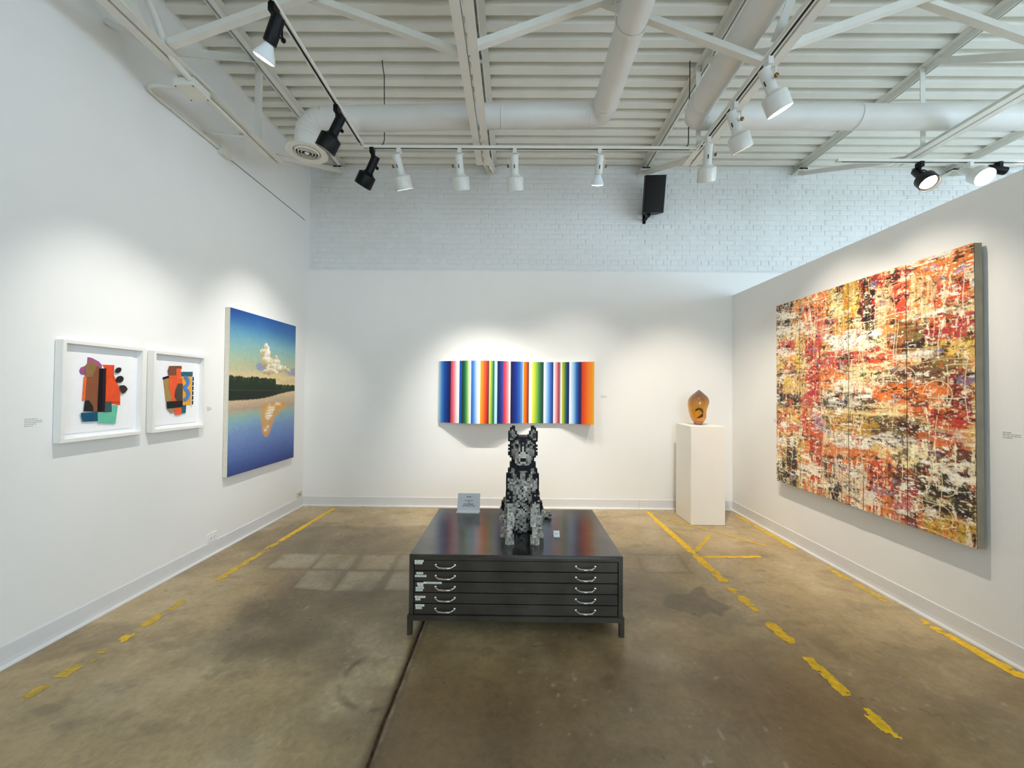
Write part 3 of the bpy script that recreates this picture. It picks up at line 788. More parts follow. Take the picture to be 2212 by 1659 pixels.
def vessel():
    cm = mat('clear_inner_glass', '#FFFFFF', 0.02); cb = cm.node_tree.nodes['Principled BSDF']; cb.inputs['Transmission Weight'].default_value = 1.0; cb.inputs['IOR'].default_value = 1.45
    gm = bpy.data.materials.new('amber_blown_glass'); gm.use_nodes = True
    nt = gm.node_tree; N = nt.nodes; L = nt.links; b = N['Principled BSDF']
    tc = N.new('ShaderNodeTexCoord'); sp = N.new('ShaderNodeSeparateXYZ'); L.new(tc.outputs['Generated'], sp.inputs[0])
    cr = N.new('ShaderNodeValToRGB'); e = cr.color_ramp.elements
    e[0].position = 0.0; e[0].color = (*lin('#8A5A55'), 1); e[1].position = 1.0; e[1].color = (*lin('#A08A80'), 1)
    for pos, c in ((0.07, '#B87A6C'), (0.13, '#EE9422'), (0.24, '#E8962A'), (0.45, '#D89A28'), (0.62, '#C88834'), (0.78, '#9A6A4A'), (0.9, '#846860')):
        q = e.new(pos); q.color = (*lin(c), 1)
    L.new(sp.outputs['Z'], cr.inputs[0]); L.new(cr.outputs[0], b.inputs['Base Color'])
    b.inputs['Transmission Weight'].default_value = 0.93; b.inputs['Roughness'].default_value = 0.04; b.inputs['IOR'].default_value = 1.45
    b.inputs['Coat Weight'].default_value = 0.6; b.inputs['Coat Roughness'].default_value = 0.03
    prof = [(1432, 440, 685), (1425, 425, 700), (1350, 398, 716), (1280, 345, 770), (1200, 298, 812), (1100, 265, 822), (1000, 238, 812), (900, 215, 826), (800, 203, 862), (700, 198, 902),
            (600, 205, 925), (500, 236, 902), (400, 302, 840), (300, 428, 722), (240, 505, 655), (205, 548, 612), (192, 572, 592)]
    s = 0.000348 * 1.0; cx, cy = 2.285, 4.91
    mb = MB(); n = 36; rows = []
    def ring(y, l, r, k):
        z = PZ + 0.0005 + (1432 - y) * s; c = ((l + r) / 2 - 560) * s; rad = (r - l) / 2 * s - k
        return [(cx + c + rad * math.cos(2 * math.pi * i / n), cy + c * 0.3 + rad * 0.96 * math.sin(2 * math.pi * i / n), z) for i in range(n)]
    vs = []; fs = []
    for (y, l, r) in prof: vs += ring(y, l, r, 0)
    m = len(prof)
    for a in range(m - 1): fs += [(a * n + i, a * n + (i + 1) % n, (a + 1) * n + (i + 1) % n, (a + 1) * n + i) for i in range(n)]
    fs += [tuple(range(n - 1, -1, -1)), tuple((m - 1) * n + i for i in range(n))]
    t = thing('glass_vessel', (cx, cy, PZ), 'lumpy amber blown glass vessel standing on the white plinth', 'vase')
    o = mb.add(vs, fs).build('outer_glass', gm, t, smooth=True)
    o.modifiers.new('s', 'SUBSURF').render_levels = 1
    # hollow inside
    mb = MB(); vs = []; fs = []
    inner = prof[3:-2]
    for (y, l, r) in inner: vs += ring(y, l, r, 0.009)
    m = len(inner)
    for a in range(m - 1): fs += [(a * n + i, (a + 1) * n + i, (a + 1) * n + (i + 1) % n, a * n + (i + 1) % n) for i in range(n)]
    fs += [tuple(range(n)), tuple((m - 1) * n + i for i in range(n - 1, -1, -1))]
    me = bpy.data.meshes.new('inner_glass'); o0 = ORIG[t.name]
    me.from_pydata([(x - o0.x, y - o0.y, z - o0.z) for x, y, z in vs], [], fs)
    finish(me, 'inner_glass', cm, t, True, None, o0, fixn=False)
    # dark netted leaf enclosed in the glass
    mb = MB()
    P = lambda u, v: (cx + (u - 560) * s, cy - 0.02 + 0.02 * math.sin(u / 60.), PZ + (1432 - v) * s)
    arc = [(470, 1190), (560, 1130), (640, 1040), (680, 950), (650, 870), (580, 820), (510, 850), (450, 910)]
    inn = [(530, 1195), (600, 1170), (660, 1120), (660, 1000), (600, 930), (560, 900), (510, 910), (470, 950)]
    for k in range(len(arc)):
        mb.tube([P(*arc[k]), P(*inn[k])], 0.0022, 6)
    for w in (0.0, 0.2, 0.4, 0.6, 0.8, 1.0):
        mb.tube([P(a[0] * (1 - w) + b_[0] * w, a[1] * (1 - w) + b_[1] * w) for a, b_ in zip(arc, inn)], 0.0028, 6)
    mb.build('enclosed_net', 'slot', t, smooth=True)
vessel()

# ---- framed paper collages on the left wall
C1 = {
 'red': ('#E5502B', [(2.679, 1.731), (2.761, 1.734), (2.759, 1.668), (2.778, 1.61), (2.803, 1.55), (2.809, 1.448), (2.69, 1.47), (2.699, 1.701)]),
 'magenta': ('#A45A86', [(2.585, 1.775), (2.613, 1.772), (2.656, 1.75), (2.677, 1.728), (2.675, 1.705), (2.636, 1.703), (2.583, 1.717)]),
 'magenta2': ('#9C5A85', [(2.537, 1.681), (2.544, 1.703), (2.571, 1.716), (2.575, 1.655), (2.547, 1.66)]),
 'orange': ('#EC6A34', [(2.564, 1.644), (2.588, 1.639), (2.58, 1.49), (2.557, 1.487)]),
 'brown': ('#8A5438', [(2.584, 1.683), (2.635, 1.726), (2.663, 1.71), (2.655, 1.408), (2.622, 1.41), (2.621, 1.449), (2.599, 1.481), (2.574, 1.493)]),
 'tan': ('#8F6E48', [(2.573, 1.722), (2.583, 1.736), (2.614, 1.747), (2.638, 1.731), (2.636, 1.703), (2.616, 1.645), (2.57, 1.644)]),
 'red2': ('#E8542C', [(2.704, 1.637), (2.766, 1.639), (2.778, 1.61), (2.803, 1.55), (2.804, 1.472), (2.702, 1.478)]),
 'black': ('#14121A', [(2.657, 1.704), (2.701, 1.707), (2.695, 1.406), (2.651, 1.408)]),
 'plum': ('#2C1E22', [(2.682, 1.705), (2.701, 1.707), (2.696, 1.409), (2.678, 1.41)]),
 'black2': ('#2A2524', [(2.571, 1.487), (2.594, 1.489), (2.621, 1.449), (2.624, 1.413), (2.565, 1.416)]),
 'aqua': ('#6ABFA0', [(2.65, 1.4), (2.74, 1.404), (2.747, 1.453), (2.785, 1.449), (2.772, 1.319), (2.655, 1.334)]),
 'teal2': ('#3C5E5C', [(2.699, 1.472), (2.741, 1.474), (2.743, 1.403), (2.695, 1.403)]),
 'teal': ('#1F5570', [(2.545, 1.408), (2.649, 1.409), (2.651, 1.346), (2.559, 1.349)]),
 'oval1': ('#2B2928', [(2.8, 1.713), (2.803, 1.706), (2.801, 1.696), (2.795, 1.687), (2.786, 1.681), (2.776, 1.677), (2.767, 1.678), (2.76, 1.683), (2.758, 1.69), (2.76, 1.699), (2.766, 1.708), (2.774, 1.715), (2.784, 1.718), (2.794, 1.718)]),
 'oval2': ('#2B2626', [(2.818, 1.647), (2.82, 1.636), (2.816, 1.625), (2.808, 1.616), (2.797, 1.61), (2.784, 1.609), (2.774, 1.613), (2.767, 1.621), (2.764, 1.631), (2.768, 1.642), (2.776, 1.652), (2.787, 1.657), (2.8, 1.659), (2.81, 1.655)]),
 'oval3': ('#3A3028', [(2.786, 1.589), (2.821, 1.593), (2.839, 1.583), (2.851, 1.563), (2.834, 1.541), (2.813, 1.529), (2.802, 1.55)]),
}
C2 = {
 'teal': ('#2E6474', [(3.311, 1.712), (3.439, 1.718), (3.438, 1.674), (3.323, 1.67)]),
 'yellow': ('#EBA83E', [(3.323, 1.673), (3.427, 1.677), (3.422, 1.426), (3.329, 1.428)]),
 'tan': ('#A98A52', [(3.148, 1.647), (3.201, 1.66), (3.21, 1.549), (3.238, 1.463), (3.175, 1.464)]),
 'black1': ('#1B191C', [(3.14, 1.657), (3.197, 1.676), (3.202, 1.658), (3.148, 1.641)]),
 'orange': ('#EE6038', [(3.201, 1.678), (3.302, 1.682), (3.329, 1.649), (3.332, 1.465), (3.236, 1.466), (3.199, 1.59)]),
 'brown': ('#80503A', [(3.199, 1.755), (3.316, 1.762), (3.321, 1.741), (3.269, 1.681), (3.193, 1.676), (3.185, 1.713)]),
 'orange2': ('#F0643C', [(3.267, 1.738), (3.31, 1.74), (3.317, 1.651), (3.27, 1.649)]),
 'ring1': ('#4F84C8', [(3.351, 1.685), (3.365, 1.68), (3.378, 1.673), (3.389, 1.663), (3.397, 1.651), (3.401, 1.638), (3.402, 1.625), (3.4, 1.611), (3.394, 1.599), (3.385, 1.588), (3.373, 1.579), (3.359, 1.572), (3.344, 1.568), (3.338, 1.595), (3.346, 1.597), (3.353, 1.601), (3.36, 1.606), (3.365, 1.612), (3.368, 1.619), (3.369, 1.626), (3.369, 1.633), (3.366, 1.64), (3.362, 1.647), (3.356, 1.652), (3.349, 1.656), (3.341, 1.659)]),
 'ring2': ('#4F84C8', [(3.35, 1.583), (3.366, 1.578), (3.38, 1.57), (3.392, 1.56), (3.401, 1.547), (3.407, 1.534), (3.409, 1.519), (3.407, 1.505), (3.401, 1.492), (3.392, 1.481), (3.38, 1.471), (3.366, 1.464), (3.35, 1.46), (3.342, 1.487), (3.351, 1.489), (3.359, 1.493), (3.366, 1.499), (3.371, 1.505), (3.374, 1.513), (3.376, 1.521), (3.374, 1.529), (3.371, 1.536), (3.366, 1.543), (3.36, 1.549), (3.352, 1.553), (3.343, 1.556)]),
 'grey': ('#524A42', [(3.33, 1.613), (3.283, 1.611), (3.26, 1.556), (3.253, 1.507), (3.274, 1.471), (3.332, 1.466)]),
 'tan2': ('#A88A58', [(3.185, 1.41), (3.251, 1.414), (3.252, 1.375), (3.217, 1.369)]),
 'teal2': ('#2C6270', [(3.321, 1.428), (3.368, 1.429), (3.365, 1.361), (3.318, 1.36)]),
 'orange3': ('#EE6240', [(3.251, 1.417), (3.321, 1.418), (3.32, 1.35), (3.257, 1.35)]),
 'band': ('#26282A', [(3.175, 1.464), (3.331, 1.467), (3.33, 1.412), (3.181, 1.406)]),
}
for q in range(6):      # black dashes down the right edge of the yellow panel
    za = 1.672 - q * 0.0415; zb_ = za - 0.034
    C2['dash%d' % q] = ('#201C1A', [(3.427 - q * .0012, za), (3.440 - q * .0012, za), (3.4395 - q * .0012, zb_), (3.4265 - q * .0012, zb_)])
_pm = {}
def paper(col):
    if col not in _pm: _pm[col] = mat('cut_paper_' + col.strip('#'), col, 0.75, spec=0.2, noise=(25, 0.09, 6), bump=(120, 0.05))
    return _pm[col]
def collage(y0, y1, z0, z1, pieces, lb):
    xf, xb = -2.796, -2.846; w = 0.021
    t = thing('framed_collage', (xb, (y0 + y1) / 2, z0), lb, 'framed art', 'framed paper collages on the left wall')
    fr = MB()
    def ringbox(a0, a1, b0, b1, d0, d1, ww):
        o = [(a0, b0), (a1, b0), (a1, b1), (a0, b1)]; i = [(a0 + ww, b0 + ww), (a1 - ww, b0 + ww), (a1 - ww, b1 - ww), (a0 + ww, b1 - ww)]
        vs = [(d0, *p) for p in o] + [(d0, *p) for p in i] + [(d1, *p) for p in o] + [(d1, *p) for p in i]
        fs = []
        for k in range(4):
            n = (k + 1) % 4
            fs += [(k, n, 4 + n, 4 + k), (8 + k, 12 + k, 12 + n, 8 + n), (k, 8 + k, 8 + n, n), (4 + k, 4 + n, 12 + n, 12 + k)]
        fr.add(vs, fs)
    ringbox(y0, y1, z0, z1, xf, xb, w)
    fr.build('frame', 'frame', t)
    MB().box((xb + 0.001, y0 + 0.004, z0 + 0.004), (-2.838, y1 - 0.004, z1 - 0.004)).build('mount_board', 'mount', t)
    sm = 0.030
    sh = MB().box((-2.8375, y0 + w + sm, z0 + w + sm), (-2.8335, y1 - w - sm, z1 - w - sm)).build('paper_sheet', 'sheet', t)
    for i, (nm, (col, poly)) in enumerate(pieces.items()):
        h = -2.8335 + 0.0004 + 0.0007 * i
        MB().prism(poly, lambda u, v, d, h=h: (h + d, u, v), 0.0012).build('cut_paper', paper(col), sh)
collage(2.412, 2.955, 1.228, 1.872, C1, 'white box frame with magenta, red-orange and black paper collage')
collage(3.026, 3.541, 1.226, 1.864, C2, 'white box frame with orange, yellow and blue-ringed paper collage')

# ---- canvas stretcher body helper: box without front face is enough behind a painted grid
def body_box(name, lo, hi, material, parent): return MB().box(lo, hi).build(name, material, parent)

# ---- landscape painting
def landscape():
    y0, y1, z0, z1 = 3.835, 4.99, 0.705, 2.372; xf = -2.80
    t = thing('landscape_painting', (XL, (y0 + y1) / 2, z0), 'tall canvas of white cloud, dark treeline and blue lake', 'painting')
    body_box('canvas', (-2.846, y0, z0), (xf - 0.0012, y1, z1), 'canvasedge', t)
    n, m = 210, 300
    u, v = np.meshgrid(np.linspace(0, 1, n), np.linspace(0, 1, m), indexing='ij')   # u left->right, v top->bottom
    C = np.zeros((n, m, 3))
    def ramp(stops, x):
        ps = [s[0] for s in stops]; cs = np.array([lin(s[1]) for s in stops])
        return np.stack([np.interp(x, ps, cs[:, i]) for i in range(3)], -1)
    wob = 0.03 * (fbm(u * 5, v * 9, 3) - 0.5)
    vv = v + wob + 0.02 * (u - .5)
    C = ramp([(0, '#2458A0'), (0.05, '#3C76B2'), (0.12, '#5E98B8'), (0.20, '#86B2B4'), (0.28, '#A4BCA4'), (0.33, '#B6BA98'), (0.36, '#C0BC98'), (0.40, '#E2CB96'), (0.45, '#F2DDA0'), (0.50, '#E2C798'),
              (0.55, '#C9B091'), (0.60, '#B39C86'), (0.635, '#98B4A0'), (0.67, '#86ACB8'), (0.73, '#7896BE'), (0.82, '#667FB8'), (0.92, '#48609E'), (1.0, '#2C3F80')], vv)
    def mixc(col, k): C[:] = C * (1 - k[..., None]) + (np.asarray(col) if not isinstance(col, str) else np.array(lin(col))) * k[..., None]
    # bluer corners of the sky
    mixc('#173E86', 0.55 * sst(0.16, 0.0, v - 0.06 * u) * sst(0.0, 0.6, np.abs(u - 0.35) + 0.25))
    mixc('#3C80B4', 0.2 * sst(0.45, 0.9, u) * sst(0.35, 0.1, v))
    # mauve cloud streaks
    st = fbm(u * 3, v * 22, 12, 4)
    mixc('#8C8AA4', 0.75 * sst(0.45, 0.62, st) * sst(0.26, 0.33, v) * sst(0.42, 0.37, v) * np.clip(sst(0.35, 0.1, u) + sst(0.75, 0.95, u) * 0.9, 0, 1))
    mixc('#C3A68C', 0.5 * sst(0.48, 0.6, fbm(u * 3, v * 26, 14, 4)) * sst(0.38, 0.41, v) * sst(0.50, 0.46, v))
    # cumulus: stacked puffs
    puffs = [(0.49, 0.215, 0.050, 0.034), (0.455, 0.245, 0.05, 0.03), (0.515, 0.252, 0.065, 0.035), (0.50, 0.295, 0.085, 0.04), (0.57, 0.305, 0.075, 0.035), (0.655, 0.272, 0.045, 0.028), (0.665, 0.305, 0.065, 0.035),
             (0.60, 0.335, 0.12, 0.03), (0.72, 0.335, 0.07, 0.022), (0.79, 0.335, 0.05, 0.018), (0.86, 0.348, 0.05, 0.012), (0.56, 0.36, 0.13, 0.02)]
    cl = np.zeros_like(u); sh = np.zeros_like(u)
    wu = u + 0.075 * (fbm(u * 16, v * 24, 23, 4, 0.6) - 0.5); wv = v + 0.045 * (fbm(u * 16, v * 24, 24, 4, 0.6) - 0.5)
    for a, b, ra, rb in puffs:
        d = np.hypot((wu - a) / ra, (wv - b) / rb); k = sst(1.08, 0.92, d)
        cl = np.maximum(cl, k); sh = np.where(k > 0.3, np.clip(0.5 - (wv - b) / rb * 0.45 - (wu - a) / ra * -0.15, 0, 1), sh)
    mixc('#7F92BE', 0.8 * sst(1.1, 0.6, np.hypot((wu - 0.42) / 0.085, (wv - 0.335) / 0.03)))
    sh = np.clip(sh + 0.9 * (fbm(u * 26, v * 40, 25, 3) - 0.5), 0, 1)
    ccol = ramp([(0, '#A89270'), (0.35, '#CDB888'), (0.7, '#EDE4C8'), (1, '#FFFFFF')], sh)
    C[:] = C * (1 - cl[..., None]) + ccol * cl[..., None]
    mixc('#8A8FB4', 0.6 * sst(0.35, 0.36, v) * sst(0.39, 0.37, v) * sst(0.8, 0.9, u))
    # treeline: near bank then farther bank, with its reflection
    top1 = 0.402 + 0.012 * (fbm(u * 26, u * 0, 33) - 0.5) * 2 + 0.012 * u
    top2 = 0.445 + 0.008 * (fbm(u * 34, u * 0, 34) - 0.5) * 2 + 0.02 * (u - 0.66)
    top = np.where(u < 0.655 + 0.015 * (vn(v * 90, u * 0, 4) - .5), top1, top2)
    bot = 0.552 - 0.012 * u - 0.045 * sst(0.35, 1.0, u) + 0.006 * (vn(u * 120, u * 0, 35) - 0.5)
    tm = sst(-0.003, 0.003, v - top) * sst(0.004, -0.004, v - bot)
    tcol = ramp([(0, '#1C2A18'), (0.5, '#22331A'), (1, '#46522A')], sst(0.3, 0.8, fbm(u * 30, v * 40, 36)) * sst(0.07, 0.0, v - top))
    C[:] = C * (1 - tm[..., None]) + tcol * tm[..., None]
    mixc('#141E14', 0.6 * tm * sst(0.485, 0.50, v))
    mixc('#4C5A40', 0.6 * tm * sst(0.0025, 0.0005, np.abs(v - 0.488 - 0.008 * u)))
    # glitter of the cloud on the water
    rip = 0.5 + 0.5 * np.sin(v * 340 + 5 * fbm(u * 9, v * 30, 43))
    wid = np.interp(v, [0.575, 0.60, 0.64, 0.68, 0.74, 0.79, 0.81], [0.20, 0.25, 0.20, 0.135, 0.10, 0.06, 0.0])
    ctr = np.interp(v, [0.575, 0.62, 0.68, 0.8], [0.66, 0.62, 0.54, 0.51])
    d = np.abs(u - ctr + 0.03 * (fbm(u * 4, v * 60, 44) - .5)) / np.maximum(wid, 1e-3)
    gl = sst(1.0, 0.55, d) * sst(0.565, 0.585, v) * sst(0.815, 0.80, v)
    mixc('#E09C1C', 0.95 * gl * (0.6 + 0.4 * rip))
    mixc('#FBF3DC', gl * sst(0.6, 0.15, d) * (0.45 + 0.55 * rip) * sst(0.38, 0.6, fbm(u * 10, v * 22, 45)))
    # brush grain
    g = 1 + 0.16 * (fbm(u * 50, v * 90, 51, 3) - 0.5)
    C *= g[..., None]
    Y = y0 + (y1 - y0) * u; Z = z1 - (z1 - z0) * v
    X = np.full_like(Y, xf)
    grid_mesh('painted_front', np.stack([X, Y, Z], -1), np.clip(C, 0, 1), 'oilsmooth', t)
landscape()

# ---- folded striped painting on the back wall
def stripes():
    segs = [(218, 355, ['#A9CCE2', '#3F82BC', '#0C48A0', '#0A2A78', '#0A1244']), (355, 361, ['#3A1438']), (361, 460, ['#C8334E', '#DC5A70', '#EE9CA4', '#F6E4E2', '#FFFFFF']), (460, 466, ['#10306E']), (466, 487, ['#1450A6', '#1450A6']),
            (487, 576, ['#0A2C22', '#124A30', '#247A40', '#7DB060', '#D4E6A8']), (576, 590, ['#FFFFFF']), (590, 688, ['#1E56AC', '#3C74C0', '#86B2E0', '#D4E4F4', '#FFFFFF']),
            (688, 782, ['#F2A324', '#F58618', '#EC5614', '#C02018', '#3A1238']), (782, 838, ['#D6DA58', '#A8BE3C', '#4C8C3E', '#0F4A2A']), (838, 870, ['#8CBEE4', '#BCE0F8', '#A4D0F0']), (870, 930, ['#06103A', '#0E1E6C', '#26409E']),
            (930, 1006, ['#A02846', '#DC4058', '#E88692', '#F8DCDC']), (1006, 1011, ['#FFFFFF']), (1011, 1145, ['#04061C', '#081A66', '#0C3290', '#2A60B2', '#6C9ED0']), (1145, 1151, ['#F6EAD0']), (1151, 1212, ['#F59428', '#F07414', '#C64A0C', '#3C1008']),
            (1212, 1246, ['#FFFFFF', '#FBFBF4']), (1246, 1373, ['#E2E23C', '#C4D02A', '#86B030', '#34843E', '#0E4A26', '#082E1A']), (1373, 1480, ['#F4F8FC', '#BCD6F0', '#6AA0DA', '#1A58B0', '#0A2468']),
            (1480, 1541, ['#FFFFFF', '#F4C0C0', '#E27C86', '#A82840']), (1541, 1560, ['#3A2C3C', '#8A8088', '#B4ACA8']), (1560, 1571, ['#FFFFFF']), (1571, 1650, ['#DCCC3C', '#9CB034', '#2E7446', '#0A2C74', '#0A1C58']),
            (1650, 1775, ['#FFFFFF', '#D0E4F6', '#8CBCE6', '#2E6CBA', '#1A2A70', '#34123A']), (1775, 1905, ['#C8301A', '#E4521A', '#F07818', '#F08E1C', '#E8AA24'])]
    cols = []
    for a, b, cs in segs:
        c = [np.array(lin(x)) for x in cs]
        n = max(3, int((b - a) / 2.2))
        for i in range(n):
            u = (i + 0.0) / max(1, n - 1) * (len(c) - 1); k = min(int(u), len(c) - 2) if len(c) > 1 else 0
            col = c[0] if len(c) == 1 else c[k] * (1 - (u - k)) + c[k + 1] * (u - k)
            cols.append((a + (b - a) * i / n + 0.4 * (i == 0), np.clip(col * (1 + 0.10 * (random.random() - 0.5)), 0, 1)))
        cols.append((b - 0.4, np.clip(c[-1], 0, 1)))
    us = np.array([c[0] for c in cols]); us = np.maximum.accumulate(us + np.arange(len(us)) * 1e-4)
    un = (us - us[0]) / (us[-1] - us[0]); cc = np.array([c[1] for c in cols])
    x0, x1, z0, z1 = -1.022, 1.035, 1.142, 1.962
    depth = lambda t: np.interp(t, [0, 0.20, 0.36, 0.585, 0.79, 1.0], [0.035, 0.205, 0.205, 0.045, 0.045, 0.19])
    m = 26; n = len(un)
    X = np.repeat((x0 + (x1 - x0) * un)[:, None], m, 1); Z = np.repeat(np.linspace(z1, z0, m)[None], n, 0)
    Yv = YB - np.repeat(depth(un)[:, None], m, 1)
    C = np.repeat(cc[:, None, :], m, 1)
    t = thing('striped_painting', (0, YB, z0), 'wide folded painting of blurred vertical rainbow stripes on the back wall', 'painting')
    grid_mesh('striped_front', np.stack([X, Yv, Z], -1), C, 'acrylicpaint', t)
    # folded panel behind the paint
    kx = [0, 0.20, 0.36, 0.585, 0.79, 1.0]; pts = [(x0 + (x1 - x0) * k, YB - float(depth(k)) + 0.001) for k in kx]
    th = 0.012; mb = MB(); vs = []
    for (a, b) in pts: vs += [(a, b, z0), (a, b, z1), (a, b + th, z1), (a, b + th, z0)]
    fs = [(0, 1, 2, 3), tuple(4 * (len(pts) - 1) + i for i in (3, 2, 1, 0))]
    for i in range(len(pts) - 1):
        for k in range(4): fs.append((4 * i + k, 4 * i + (k + 1) % 4, 4 * i + 4 + (k + 1) % 4, 4 * i + 4 + k))
    mb.add(vs, fs).build('folded_panel', 'canvasedge', t)
    # closed underside/top ribs and wall cleats
    for z in (z0 + 0.006, z1 - 0.012):
        mb = MB(); vs = []; npt = len(pts)
        for zz in (z, z + 0.006):
            vs += [(a, b + th, zz) for a, b in pts] + [(a, YB - 0.003, zz) for a, b in pts]
        fs = []
        for i in range(npt - 1):
            fs += [(i, i + 1, npt + i + 1, npt + i), (2 * npt + i, 3 * npt + i, 3 * npt + i + 1, 2 * npt + i + 1), (i, 2 * npt + i, 2 * npt + i + 1, i + 1), (npt + i, npt + i + 1, 3 * npt + i + 1, 3 * npt + i)]
        fs += [(0, npt, 3 * npt, 2 * npt), (npt - 1, 3 * npt - 1, 4 * npt - 1, 2 * npt - 1)]
        mb.add(vs, fs).build('shaped_rib', 'canvasedge', t)
stripes()

